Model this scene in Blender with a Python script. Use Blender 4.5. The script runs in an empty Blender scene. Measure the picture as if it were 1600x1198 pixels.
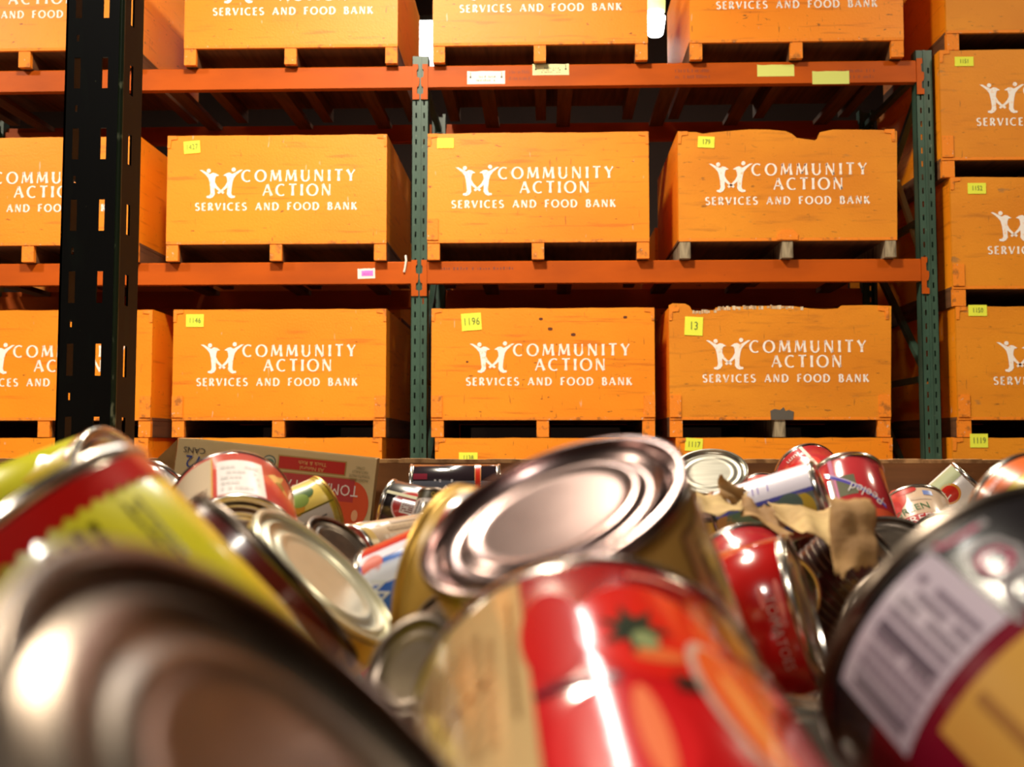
import bpy, bmesh, math, random
from mathutils import Vector, Matrix
from mathutils.geometry import tessellate_polygon

# ------------------------------------------------------------------ scene, camera, light
sc = bpy.context.scene
COL = sc.collection
CAM_Z = 0.67
YAW, PITCH, FPX = math.atan(50/1600), math.atan(98/1600), 1600.0
cam_d = bpy.data.cameras.new('camera')
cam_d.sensor_width = 36.0
cam_d.lens = 36.0
cam_d.clip_start = 0.01
cam_d.dof.use_dof = True
cam_d.dof.focus_distance = 2.0
cam_d.dof.aperture_fstop = 9.5
cam = bpy.data.objects.new('camera', cam_d)
cam.location = (0, 0, CAM_Z)
cam.rotation_euler = (math.pi/2 + PITCH, 0, YAW)
COL.objects.link(cam)
sc.camera = cam

world = bpy.data.worlds.new('world')
sc.world = world
world.use_nodes = True
world.node_tree.nodes['Background'].inputs[0].default_value = (0.9, 0.8, 0.65, 1)
world.node_tree.nodes['Background'].inputs[1].default_value = 0.02
sc.view_settings.view_transform = 'Standard'
sc.view_settings.look = 'None'
sc.view_settings.gamma = 1.0
sc.view_settings.use_curve_mapping = False
sc.view_settings.exposure = -0.25

# main high bay lamp, then three added unseen fill lamps: (x, y, z, power, colour)
LAMPS = [(-1.0, 3.0, 4.7, 385, (1.0, 0.88, 0.68)),
         (-5.2, 3.0, 4.7, 320, (1.0, 0.88, 0.68)),
         (3.6, 3.0, 4.7, 110, (1.0, 0.88, 0.66)),
         (-1.4, -2.6, 5.0, 170, (1.0, 0.92, 0.80))]

# fluorescent strip running from the aisle over the racks: x, y range, z, power
STRIP = (-0.50, 3.4, 7.4, 4.95, 70)

# ------------------------------------------------------------------ helpers
_FW = Vector((-math.sin(YAW)*math.cos(PITCH), math.cos(YAW)*math.cos(PITCH), math.sin(PITCH)))
_RT = Vector((math.cos(YAW), math.sin(YAW), 0))
_UP = _RT.cross(_FW)
CAMP = Vector((0, 0, CAM_Z))
def ray(px, py):
    return _FW + _RT*((px-800)/FPX) - _UP*((py-599)/FPX)
def at(px, py, d):
    """point at depth d along the view axis"""
    return CAMP + ray(px, py)*d
def onY(px, py, Y):
    """point on the plane y = Y"""
    r = ray(px, py)
    return CAMP + r*(Y/r.y)

class MB:
    def __init__(s):
        s.v, s.f, s.m = [], [], []
    def add(s, vs, fs, mi=0):
        o = len(s.v)
        s.v += [tuple(p) for p in vs]
        s.f += [tuple(i+o for i in f) for f in fs]
        s.m += [mi]*len(fs)
        return s
    def box(s, x0, x1, y0, y1, z0, z1, mi=0):
        vs = [(x, y, z) for z in (z0, z1) for y in (y0, y1) for x in (x0, x1)]
        return s.add(vs, [(0,2,3,1),(4,5,7,6),(0,1,5,4),(2,6,7,3),(0,4,6,2),(1,3,7,5)], mi)
    def bar(s, a, b, w, t, up=(0,0,1), mi=0):
        a, b = Vector(a), Vector(b)
        d = (b-a).normalized(); u = Vector(up)
        sd = d.cross(u).normalized(); u = sd.cross(d)
        vs = [p + sd*i*w/2 + u*j*t/2 for p in (a, b) for j in (-1, 1) for i in (-1, 1)]
        return s.add(vs, [(0,2,3,1),(4,5,7,6),(0,1,5,4),(2,6,7,3),(0,4,6,2),(1,3,7,5)], mi)
    def prism(s, poly, y0, y1, mi=0):
        """polygon in x,z extruded from y0 to y1"""
        n = len(poly)
        tri = tessellate_polygon([[Vector((p[0], p[1], 0)) for p in poly]])
        vs = [(p[0], y0, p[1]) for p in poly] + [(p[0], y1, p[1]) for p in poly]
        fs = [tuple(t) for t in tri] + [tuple(i+n for i in reversed(t)) for t in tri]
        fs += [(i, (i+1) % n, (i+1) % n + n, i+n) for i in range(n)]
        return s.add(vs, fs, mi)
    def lathe(s, prof, seg=48, mi=0, cap=False):
        o = []
        rows = []
        for r, z in prof:
            if r < 1e-6:
                rows.append([len(o)]); o.append((0, 0, z))
            else:
                rows.append(list(range(len(o), len(o)+seg)))
                o += [(r*math.cos(2*math.pi*k/seg), r*math.sin(2*math.pi*k/seg), z) for k in range(seg)]
        fs = []
        for A, B in zip(rows, rows[1:]):
            for k in range(seg):
                k2 = (k+1) % seg
                if len(A) == 1 and len(B) == 1: continue
                if len(A) == 1: fs.append((A[0], B[k2], B[k]))
                elif len(B) == 1: fs.append((A[k], A[k2], B[0]))
                else: fs.append((A[k], A[k2], B[k2], B[k]))
        return s.add(o, fs, mi)
    def tube(s, pts, r, seg=8, mi=0):
        pts = [Vector(p) for p in pts]
        o = []; fs = []
        for i, p in enumerate(pts):
            d = (pts[min(i+1, len(pts)-1)] - pts[max(i-1, 0)]).normalized()
            a = d.cross(Vector((0.13, 0.21, 0.97))).normalized(); b = d.cross(a)
            o += [p + a*r*math.cos(2*math.pi*k/seg) + b*r*math.sin(2*math.pi*k/seg) for k in range(seg)]
        for i in range(len(pts)-1):
            for k in range(seg):
                fs.append((i*seg+k, i*seg+(k+1) % seg, (i+1)*seg+(k+1) % seg, (i+1)*seg+k))
        fs += [tuple(range(seg))[::-1], tuple((len(pts)-1)*seg+k for k in range(seg))]
        return s.add(o, fs, mi)
    def mesh(s, name, mats, smooth=False, fix=True):
        me = bpy.data.meshes.new(name)
        me.from_pydata(s.v, [], s.f)
        for m in (mats if isinstance(mats, (list, tuple)) else [mats]): me.materials.append(m)
        for p, mi in zip(me.polygons, s.m):
            p.material_index = mi; p.use_smooth = smooth
        if fix:
            bm = bmesh.new(); bm.from_mesh(me)
            bmesh.ops.recalc_face_normals(bm, faces=bm.faces)
            if smooth:
                for e in bm.edges:
                    if len(e.link_faces) == 2 and e.calc_face_angle(0) > 0.9: e.smooth = False
            bm.to_mesh(me); bm.free()
        me.update()
        return me
    def build(s, name, mats, parent=None, smooth=False, fix=True):
        return put(name, s.mesh(name, mats, smooth, fix), parent)

def put(name, me, parent=None, loc=None):
    o = bpy.data.objects.new(name, me)
    COL.objects.link(o)
    if parent is not None: o.parent = parent
    if loc is not None: o.location = loc
    return o
def empty(name, loc=(0, 0, 0), rz=0.0):
    o = bpy.data.objects.new(name, None)
    o.empty_display_size = 0.1
    o.location = loc; o.rotation_euler = (0, 0, rz)
    COL.objects.link(o)
    return o
def tag(o, label, cat, group=None, kind=None):
    if label: o['label'] = label
    if cat: o['category'] = cat
    if group: o['group'] = group
    if kind: o['kind'] = kind
    return o

# ------------------------------------------------------------------ materials
def srgb(r, g, b):
    f = lambda c: (c/255/12.92) if c/255 <= 0.04045 else ((c/255+0.055)/1.055)**2.4
    return (f(r), f(g), f(b), 1)
_mc = {}
def plain(rgb, rough=0.5, metal=0.0, coat=0.0, name=None):
    k = (tuple(rgb), rough, metal, coat)
    if k in _mc: return _mc[k]
    m = bpy.data.materials.new(name or 'flat_%d_%d_%d' % tuple(int(c) for c in rgb))
    m.use_nodes = True
    b = m.node_tree.nodes['Principled BSDF']
    b.inputs['Base Color'].default_value = srgb(*rgb)
    b.inputs['Roughness'].default_value = rough
    b.inputs['Metallic'].default_value = metal
    b.inputs['Coat Weight'].default_value = coat
    b.inputs['Coat Roughness'].default_value = 0.12
    _mc[k] = m
    return m
def emit(name, rgb, strength):
    m = bpy.data.materials.new(name); m.use_nodes = True
    b = m.node_tree.nodes['Principled BSDF']
    b.inputs['Base Color'].default_value = (0.8, 0.8, 0.8, 1)
    b.inputs['Emission Color'].default_value = (*rgb, 1)
    b.inputs['Emission Strength'].default_value = strength
    return m
def noisy(name, layers, base, rough=0.6, metal=0.0, bump=0.0, bscale=60, coat=0.0, rough_var=0.0, per_object=False):
    """layers: (scale xyz, detail, lo, hi, colour, amount)"""
    m = bpy.data.materials.new(name); m.use_nodes = True
    nt = m.node_tree; N = nt.nodes; L = nt.links
    b = N['Principled BSDF']
    tc = N.new('ShaderNodeTexCoord')
    src = tc.outputs['Object']
    if per_object:
        oi = N.new('ShaderNodeObjectInfo')
        ml = N.new('ShaderNodeMath'); ml.operation = 'MULTIPLY'; ml.inputs[1].default_value = 37.0
        L.new(oi.outputs['Random'], ml.inputs[0])
        va = N.new('ShaderNodeVectorMath'); va.operation = 'ADD'
        L.new(src, va.inputs[0]); L.new(ml.outputs[0], va.inputs[1])
        src = va.outputs[0]
    rgb = N.new('ShaderNodeRGB'); rgb.outputs[0].default_value = srgb(*base)
    cur = rgb.outputs[0]
    for scl, det, lo, hi, colr, amt in layers:
        mp = N.new('ShaderNodeMapping'); mp.inputs['Scale'].default_value = scl
        L.new(src, mp.inputs['Vector'])
        nz = N.new('ShaderNodeTexNoise'); nz.inputs['Scale'].default_value = 1.0; nz.inputs['Detail'].default_value = det
        L.new(mp.outputs[0], nz.inputs['Vector'])
        mr = N.new('ShaderNodeMapRange'); mr.inputs['From Min'].default_value = lo; mr.inputs['From Max'].default_value = hi
        mr.inputs['To Max'].default_value = amt
        L.new(nz.outputs['Fac'], mr.inputs['Value'])
        mx = N.new('ShaderNodeMix'); mx.data_type = 'RGBA'
        L.new(mr.outputs[0], mx.inputs['Factor']); L.new(cur, mx.inputs['A'])
        mx.inputs['B'].default_value = srgb(*colr)
        cur = mx.outputs['Result']
    L.new(cur, b.inputs['Base Color'])
    b.inputs['Roughness'].default_value = rough
    b.inputs['Metallic'].default_value = metal
    b.inputs['Coat Weight'].default_value = coat
    if bump:
        nz = N.new('ShaderNodeTexNoise'); nz.inputs['Scale'].default_value = bscale; nz.inputs['Detail'].default_value = 4
        L.new(src, nz.inputs['Vector'])
        bp = N.new('ShaderNodeBump'); bp.inputs['Strength'].default_value = bump; bp.inputs['Distance'].default_value = 0.004
        L.new(nz.outputs['Fac'], bp.inputs['Height']); L.new(bp.outputs[0], b.inputs['Normal'])
    return m
ORANGE = noisy('orange_crate_paint',
    [((1.2, 1.2, 2.0), 4, 0.35, 0.7, (238, 128, 2), 0.8),
     ((3, 3, 42), 5, 0.60, 0.70, (196, 98, 10), 0.55),
     ((22, 22, 55), 3, 0.68, 0.75, (92, 52, 24), 0.8),
     ((70, 70, 10), 3, 0.69, 0.74, (120, 66, 20), 0.6),
     ((40, 40, 9), 2, 0.72, 0.76, (225, 190, 165), 0.6)],
    (246, 146, 16), rough=0.5, bump=0.25, bscale=90, per_object=True)
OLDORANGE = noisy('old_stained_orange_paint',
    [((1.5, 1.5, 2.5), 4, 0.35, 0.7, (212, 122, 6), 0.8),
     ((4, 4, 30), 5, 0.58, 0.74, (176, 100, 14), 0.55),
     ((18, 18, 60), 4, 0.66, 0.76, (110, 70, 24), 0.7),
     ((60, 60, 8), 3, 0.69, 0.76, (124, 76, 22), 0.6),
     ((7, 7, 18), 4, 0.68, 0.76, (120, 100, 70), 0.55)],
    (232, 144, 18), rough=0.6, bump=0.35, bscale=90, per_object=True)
WORN = noisy('orange_worn_edge',
    [((24, 24, 24), 4, 0.56, 0.68, (140, 84, 30), 0.7),
     ((60, 60, 60), 3, 0.66, 0.72, (215, 190, 165), 0.7)],
    (240, 134, 18), rough=0.65, bump=0.4, bscale=120, per_object=True)
DARKWOOD = noisy('dark_pallet_wood', [((40, 3, 40), 4, 0.4, 0.7, (60, 36, 18), 0.7)], (110, 68, 34), rough=0.8)  # unpainted wood, dark in its own colour
GREYWOOD = noisy('bare_grey_wood', [((60, 60, 8), 4, 0.4, 0.65, (90, 74, 54), 0.9)], (170, 152, 124), rough=0.85)
BEAM = noisy('orange_steel_beam',
    [((2, 2, 6), 4, 0.4, 0.7, (156, 66, 10), 0.7), ((50, 50, 90), 3, 0.70, 0.75, (96, 44, 20), 0.6)],
    (190, 84, 10), rough=0.5)
BEAM.node_tree.nodes['Principled BSDF'].inputs['Specular IOR Level'].default_value = 0.2
GREEN = noisy('dark_green_steel', [((8, 8, 3), 4, 0.45, 0.7, (38, 62, 50), 0.8), ((60, 60, 60), 2, 0.72, 0.76, (130, 140, 125), 0.5)],
    (58, 84, 70), rough=0.4)
BLACK = noisy('black_green_steel', [((20, 20, 6), 4, 0.55, 0.75, (24, 34, 22), 0.8), ((70, 70, 50), 3, 0.74, 0.78, (90, 95, 70), 0.8)],
    (7, 8, 7), rough=0.5)
BLACK.node_tree.nodes['Principled BSDF'].inputs['Specular IOR Level'].default_value = 0.2
PLY = noisy('brown_plywood', [((2.5, 2.5, 26), 5, 0.4, 0.65, (92, 52, 22), 0.8), ((8, 8, 60), 4, 0.62, 0.72, (70, 36, 14), 0.7)],
    (140, 88, 42), rough=0.7, bump=0.2, bscale=60)
PLYEDGE = noisy('plywood_edge', [((60, 60, 60), 4, 0.45, 0.62, (120, 78, 40), 0.8)], (206, 158, 104), rough=0.8)
CARDB = noisy('tan_cardboard', [((6, 6, 6), 4, 0.45, 0.7, (184, 160, 112), 0.6)], (212, 190, 142), rough=0.75)
KRAFT = noisy('kraft_paper', [((30, 30, 30), 5, 0.4, 0.65, (150, 116, 66), 0.7)], (198, 168, 112), rough=0.8, bump=0.5, bscale=60)
KRAFTD = noisy('kraft_paper_brown', [((30, 30, 30), 5, 0.4, 0.65, (120, 84, 42), 0.7)], (164, 124, 70), rough=0.8, bump=0.5, bscale=60)
CONC = noisy('concrete', [((2, 2, 2), 6, 0.4, 0.65, (105, 98, 90), 0.7)], (140, 132, 122), rough=0.8)
WALLM = noisy('painted_block_wall', [((1, 1, 1), 5, 0.4, 0.7, (44, 30, 22), 0.6)], (62, 42, 32), rough=0.85)
CEILM = noisy('dark_ceiling_deck', [((1, 8, 1), 4, 0.4, 0.7, (52, 42, 34), 0.6)], (70, 56, 46), rough=0.85)
STENCIL = noisy('white_stencil_paint', [((60, 60, 60), 3, 0.55, 0.75, (250, 190, 130), 0.8)], (250, 240, 236), rough=0.6, per_object=True)
TIN = noisy('tinplate', [((40, 40, 40), 4, 0.45, 0.7, (176, 168, 160), 0.6)], (214, 206, 196), rough=0.22, metal=1.0)
TINB = noisy('brushed_tinplate', [((160, 12, 12), 3, 0.4, 0.7, (190, 184, 170), 0.7)], (224, 220, 206), rough=0.3, metal=1.0)
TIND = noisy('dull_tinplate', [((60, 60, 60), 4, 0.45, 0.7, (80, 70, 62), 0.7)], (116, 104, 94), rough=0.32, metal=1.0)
GOLDTIN = noisy('gold_lacquer_tin', [((30, 30, 30), 5, 0.45, 0.68, (150, 108, 36), 0.8)], (200, 156, 66), rough=0.35, metal=0.6)
ALU = plain((190, 190, 185), 0.3, 1.0)
YELTAG = plain((236, 240, 70), 0.7)
INK = plain((70, 66, 60), 0.7)
WHITE = plain((240, 236, 224), 0.6)

# ------------------------------------------------------------------ flared capital letters (stencil)
def arc(cx, cy, rx, ry, a0, a1, n=10):
    return [(cx+rx*math.cos(math.radians(a0+(a1-a0)*i/n)), cy+ry*math.sin(math.radians(a0+(a1-a0)*i/n))) for i in range(n+1)]
# every glyph: advance width, list of (points, weight) with weight 1 thick, 0 thin; arcs change weight with direction ('c')
GL = {
 'A': (.86, [([(.40, 1), (.04, 0)], 0), ([(.40, 1), (.80, 0)], 1), ([(.17, .34), (.66, .34)], 0)]),
 'B': (.62, [([(.1, 0), (.1, 1)], 1), (arc(.25, .76, .24, .24, 90, -90), 'c'), ([(.1, 1), (.25, 1)], 0), ([(.1, .52), (.28, .52)], 0), (arc(.28, .26, .28, .26, 90, -90), 'c'), ([(.1, 0), (.28, 0)], 0)]),
 'C': (.84, [(arc(.5, .5, .44, .5, 55, 305, 16), 'c')]),
 'D': (.84, [([(.1, 0), (.1, 1)], 1), ([(.1, 1), (.32, 1)], 0), ([(.1, 0), (.32, 0)], 0), (arc(.32, .5, .46, .5, 90, -90, 14), 'c')]),
 'E': (.58, [([(.1, 0), (.1, 1)], 1), ([(.1, 1), (.52, 1)], 0), ([(.1, .52), (.46, .52)], 0), ([(.1, 0), (.54, 0)], 0)]),
 'F': (.56, [([(.1, 0), (.1, 1)], 1), ([(.1, 1), (.52, 1)], 0), ([(.1, .52), (.46, .52)], 0)]),
 'I': (.26, [([(.13, 0), (.13, 1)], 1)]),
 'K': (.70, [([(.1, 0), (.1, 1)], 1), ([(.14, .5), (.60, 1)], 0), ([(.24, .6), (.66, 0)], 1)]),
 'M': (1.02, [([(.16, 1), (.06, 0)], 0), ([(.16, 1), (.50, .12)], 1), ([(.50, .12), (.84, 1)], 0), ([(.84, 1), (.94, 0)], 1)]),
 'N': (.86, [([(.1, 0), (.1, 1)], 0), ([(.1, 1), (.74, 0)], 1), ([(.74, 0), (.74, 1)], 0)]),
 'O': (1.0, [(arc(.5, .5, .45, .5, 0, 360, 24), 'c')]),
 'R': (.66, [([(.1, 0), (.1, 1)], 1), ([(.1, 1), (.26, 1)], 0), (arc(.26, .75, .25, .25, 90, -90), 'c'), ([(.1, .5), (.26, .5)], 0), ([(.26, .5), (.62, 0)], 1)]),
 'S': (.58, [(arc(.29, .75, .22, .25, 35, 230, 10) + arc(.29, .25, .24, .25, 70, -150, 12), 'c')]),
 'T': (.72, [([(.36, 0), (.36, 1)], 1), ([(.02, 1), (.70, 1)], 0)]),
 'U': (.84, [([(.12, 1), (.12, .36)], 1), (arc(.42, .36, .30, .36, 180, 360, 12), 'c'), ([(.72, .36), (.72, 1)], 0)]),
 'V': (.80, [([(.04, 1), (.40, 0)], 1), ([(.40, 0), (.76, 1)], 0)]),
 'Y': (.74, [([(.04, 1), (.37, .48)], 1), ([(.70, 1), (.37, .48)], 0), ([(.37, .5), (.37, 0)], 1)]),
 ' ': (.62, []),
}
def letters(mb, text, x0, x1, z0, h, thick, thin, y):
    adv = [GL[c][0] for c in text]
    k = h * 0.98
    gap = ((x1-x0) - sum(adv)*k) / max(1, len(text)-1)
    x = x0
    for c, a in zip(text, adv):
        for pts, w in GL[c][1]:
            P = [Vector((x+p[0]*k, z0+p[1]*h)) for p in pts]
            if w == 'c':
                L, Rr = [], []
                closed = (P[0]-P[-1]).length < 1e-5
                for i, p in enumerate(P):
                    if closed: d = P[(i+1) % (len(P)-1)] - P[(i-1) % (len(P)-1)]
                    else: d = P[min(i+1, len(P)-1)] - P[max(i-1, 0)]
                    d.normalize(); n = Vector((-d.y, d.x))
                    t = (thin + (thick-thin)*abs(d.y)**1.5)*h/2
                    L.append(p+n*t); Rr.append(p-n*t)
                n = len(P)
                mb.add([(q.x, y, q.y) for q in L+Rr], [(i, i+1, n+i+1, n+i) for i in range(n-1)])
            else:
                a_, b_ = P
                d = (b_-a_).normalized(); n = Vector((-d.y, d.x))
                t = (thick if w else thin)*h/2
                m = (a_+b_)/2
                fl = 1.3   # flared ends
                q = [a_+n*t*fl, m+n*t*.88, b_+n*t*fl, b_-n*t*fl, m-n*t*.88, a_-n*t*fl]
                mb.add([(p.x, y, p.y) for p in q], [(0, 1, 4, 5), (1, 2, 3, 4)])
        x += a*k + gap
FIG = [(70,120),(95,120),(130,140),(160,156),(185,143),(210,148),(240,168),(214,174),(206,195),(204,225),(222,258),(250,288),(272,300),(288,314),(276,328),(255,314),(225,291),(204,272),(203,300),(206,330),(190,354),(165,366),(135,360),(134,345),(160,340),(168,320),(165,280),(158,230),(148,192),(125,163),(95,138)]
def logo(mb, x, z, s, y):
    """x, z: upper left corner of the emblem; s: metres per drawing unit"""
    for mir in (False, True):
        pts = [((514-p[0]) if mir else p[0], p[1]) for p in FIG]
        P = [Vector((x+(p[0]-70)*s, z-(p[1]-95)*s, 0)) for p in pts]
        mb.add([(p.x, y, p.y) for p in P], [tuple(t) for t in tessellate_polygon([P])])
        hx, hy = (364, 118) if mir else (150, 127)
        c = (x+(hx-70)*s, z-(hy-95)*s)
        mb.add([(c[0]+18*s*math.cos(a*math.pi/8), y, c[1]+18*s*math.sin(a*math.pi/8)) for a in range(16)], [tuple(range(16))])
# ------------------------------------------------------------------ room shell
def slab(name, *b, mat):
    o = MB().box(*b).build(name, mat); o['kind'] = 'structure'; return o
slab('floor', -9, 9, -5, 10, -0.1, 0, mat=CONC)
slab('ceiling', -9, 9, -5, 10, 6.5, 6.6, mat=CEILM)
slab('wall_left', -9.1, -9, -5, 10, 0, 6.5, mat=WALLM)
slab('wall_right', 9, 9.1, -5, 10, 0, 6.5, mat=WALLM)
slab('wall_front', -9, 9, -5.1, -5, 0, 6.5, mat=WALLM)
# back wall with an opening for the bright window
WX0, WX1, WZ0, WZ1 = onY(630, 60, 10).x, onY(690, 60, 10).x, onY(663, 112, 10).z, onY(663, 24, 10).z
wb = MB()
wb.box(-9, WX0, 10, 10.1, 0, 6.5).box(WX1, 9, 10, 10.1, 0, 6.5).box(WX0, WX1, 10, 10.1, 0, WZ0).box(WX0, WX1, 10, 10.1, WZ1, 6.5)
o = wb.build('wall_back', WALLM); o['kind'] = 'structure'
win = empty('window_1', ((WX0+WX1)/2, 10.0, WZ0)); win['kind'] = 'structure'
hw = (WX1-WX0)/2; hh = WZ1-WZ0
MB().box(-hw, hw, 0.05, 0.06, 0, hh).build('pane', emit('daylit_pane', (1, 0.98, 0.95), 9), win)
fr = MB().box(-hw, -hw+.05, 0, .05, 0, hh).box(hw-.05, hw, 0, .05, 0, hh).box(-hw, hw, 0, .05, 0, .05).box(-hw, hw, 0, .05, hh-.05, hh)
fr.build('window_frame', ALU, win)

# ------------------------------------------------------------------ lamps
def bay_lamp(x, y, z, power, colr, label, zc=6.5, power_scale=1.0):
    t = empty('main_or_fill_lamp', (x, y, z))
    tag(t, label, 'lamp', 'high bay lamps over the aisle')
    MB().lathe([(.05, .42), (.09, .40), (.12, .30), (.24, .12), (.27, 0), (.265, 0), (.235, .12), (.11, .29), (.0, .30)], 32).build('lamp_shade', ALU, t, True)
    MB().lathe([(0, .06), (.05, .07), (.07, .13), (.05, .22), (.03, .29)], 20).build('bulb', emit('bulb_glow', colr, 30), t, True)
    MB().tube([(0, 0, .42), (0, 0, zc-z)], .008).build('cord', plain((30, 30, 30), .6), t)
    ld = bpy.data.lights.new('lamp_light', 'AREA'); ld.shape = 'DISK'; ld.size = .5
    ld.energy = power; ld.color = colr; ld.spread = math.radians(170)
    lo = bpy.data.objects.new('lamp_light', ld); COL.objects.link(lo); lo.parent = t; lo.location = (0, 0, -.02)
    return t
for i, (x, y, z, p, c) in enumerate(LAMPS):
    bay_lamp(x, y, z, p, c, ['high bay lamp with aluminium shade hanging over the aisle in front of the racks',
        'unseen fill lamp added over the far left end of the aisle',
        'unseen fill lamp added over the right end of the aisle',
        'unseen fill lamp added over the floor behind the bin'][i])
sx_, sy0, sy1, sz_, sp_ = STRIP
st_ = empty('fluorescent_fixture', (sx_, (sy0+sy1)/2, sz_))
tag(st_, 'long white fluorescent strip fixture hanging above the racks', 'lamp')
ln = sy1-sy0
MB().box(-.13, .13, -ln/2, ln/2, .05, .11).build('housing', plain((220, 220, 215), .5), st_)
for s_ in (-1, 1):
    MB().tube([(s_*.07, -ln/2+.03, .03), (s_*.07, ln/2-.03, .03)], .016, 12).build('tube', emit('tube_glow', (1, .97, .9), 12), st_, True)
    MB().tube([(0, s_*(ln/2-.3), .11), (0, s_*(ln/2-.3), 6.5-sz_)], .006).build('hanger', plain((90, 90, 90), .5), st_)
ld = bpy.data.lights.new('strip_light', 'AREA'); ld.shape = 'RECTANGLE'; ld.size = .24; ld.size_y = ln; ld.energy = sp_; ld.color = (1, .97, .9)
lo = bpy.data.objects.new('strip_light', ld); COL.objects.link(lo); lo.parent = st_; lo.location = (0, 0, 0)
# bright bowl lamp seen through the gap between two top crates
bl = empty('bowl_lamp', onY(1024, 55, 7.6))
tag(bl, 'glowing white bowl lamp with yellow collar between two top shelf crates', 'lamp')
MB().lathe([(0, 0), (.050, 0), (.058, .008), (.078, .135), (.074, .14), (0, .14)], 28).build('bowl', emit('bowl_glow', (1, 1, .93), 16), bl, True)
MB().lathe([(0, .17), (.065, .17), (.075, .18), (.078, .26), (.06, .28), (0, .28)], 28).build('collar', emit('collar_glow', (.9, .9, .25), 1.6), bl, True)
MB().lathe([(.03, .14), (.03, .17)], 12).tube([(0, 0, .28), (0, 0, 6.5-bl.location.z)], .01).build('stem', plain((60, 60, 50), .5), bl)
ld = bpy.data.lights.new('bowl_light', 'POINT'); ld.energy = 22; ld.color = (1, .95, .8); ld.shadow_soft_size = .12
lo = bpy.data.objects.new('bowl_light', ld); COL.objects.link(lo); lo.parent = bl; lo.location = (0, -.02, -.15)

# ------------------------------------------------------------------ pallet rack
RY = 5.72            # front face of the beams
RD = 1.10            # rack depth
PZ = 0.0508          # slot pitch
def plate_holes(mb, w, h, holes, T, t=.003):
    """plate in local u (0..w), v (0..h) with rectangular holes; T maps (u, v, depth) to 3d"""
    us = sorted(set([0, w] + [a for q in holes for a in q[:2]])); vs = sorted(set([0, h] + [a for q in holes for a in q[2:]]))
    hs = [(q[0], q[1], q[2], q[3]) for q in holes]
    inh = set()
    for i in range(len(us)-1):
        um = (us[i]+us[i+1])/2
        sub = [q for q in hs if q[0] < um < q[1]]
        if not sub: continue
        for j in range(len(vs)-1):
            vm = (vs[j]+vs[j+1])/2
            if any(q[2] < vm < q[3] for q in sub): inh.add((i, j))
    cells = [(i, j) for i in range(len(us)-1) for j in range(len(vs)-1) if (i, j) not in inh]
    idx = {}; V = []; Fc = []
    def vid(i, j, k):
        if (i, j, k) not in idx:
            idx[(i, j, k)] = len(V); V.append(T(us[i], vs[j], k*t))
        return idx[(i, j, k)]
    S = set(cells)
    for i, j in cells:
        Fc.append((vid(i, j, 0), vid(i+1, j, 0), vid(i+1, j+1, 0), vid(i, j+1, 0)))
        Fc.append((vid(i, j, 1), vid(i, j+1, 1), vid(i+1, j+1, 1), vid(i+1, j, 1)))
        for di, dj, a, b in ((-1, 0, (0, 0), (0, 1)), (1, 0, (1, 0), (1, 1)), (0, -1, (0, 0), (1, 0)), (0, 1, (0, 1), (1, 1))):
            if (i+di, j+dj) not in S:
                Fc.append((vid(i+a[0], j+a[1], 0), vid(i+b[0], j+b[1], 0), vid(i+b[0], j+b[1], 1), vid(i+a[0], j+a[1], 1)))
    mb.add(V, Fc)
rack = empty('pallet_rack', (0, RY, 0))
tag(rack, 'tall pallet rack with dark green posts and orange beams holding the crates', 'rack')
RP = lambda px, py: onY(px, py, RY).x       # x of a picture column on the rack's front plane
POSTX = [RP(655, 420)-3.02, RP(655, 420), RP(1452, 420)]
PW, PTOP = .094, 2.90
def post(parent, x, y, top, dirn):
    mb = MB()
    hs = []
    z = .10
    while z < top-.08:
        hs += [(.020, .029, z, z+.032), (.065, .074, z, z+.032)]
        z += .0762
    plate_holes(mb, PW, top, hs, lambda u, v, k: (x-PW/2+u, y+dirn*k, v))
    # centre rib, side flanges and lips
    mb.box(x-.006, x+.006, min(y, y-dirn*.004), max(y, y-dirn*.004), .0, top)
    for s in (-1, 1):
        xs = x+s*PW/2
        mb.box(min(xs, xs-s*.003), max(xs, xs-s*.003), min(y, y+dirn*.07), max(y, y+dirn*.07), 0, top)
        mb.box(min(xs, xs-s*.02), max(xs, xs-s*.02), min(y+dirn*.067, y+dirn*.07), max(y+dirn*.067, y+dirn*.07), 0, top)
    return mb.build('upright_post', GREEN, parent)
for i, x in enumerate(POSTX):
    post(rack, x, .004, PTOP, 1)
    post(rack, x, RD, PTOP, -1)
    for z0, z1 in ((.15, .15), (.15, 1.05), (1.05, 1.05), (1.05, 1.95), (1.95, 1.95), (2.72, 2.02), (2.80, 2.80)):
        b = MB().bar((x, .05, z0), (x, RD-.05, z1), .035, .035).build('brace', GREEN, rack)
b1, b2 = onY(1401, 284, RY+.50), onY(1440, 398, RY+.12)
MB().bar((b1.x, b1.y-RY, b1.z), (b2.x, b2.y-RY, b2.z), .03, .03).build('brace', plain((150, 148, 104), .5), rack)
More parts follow.
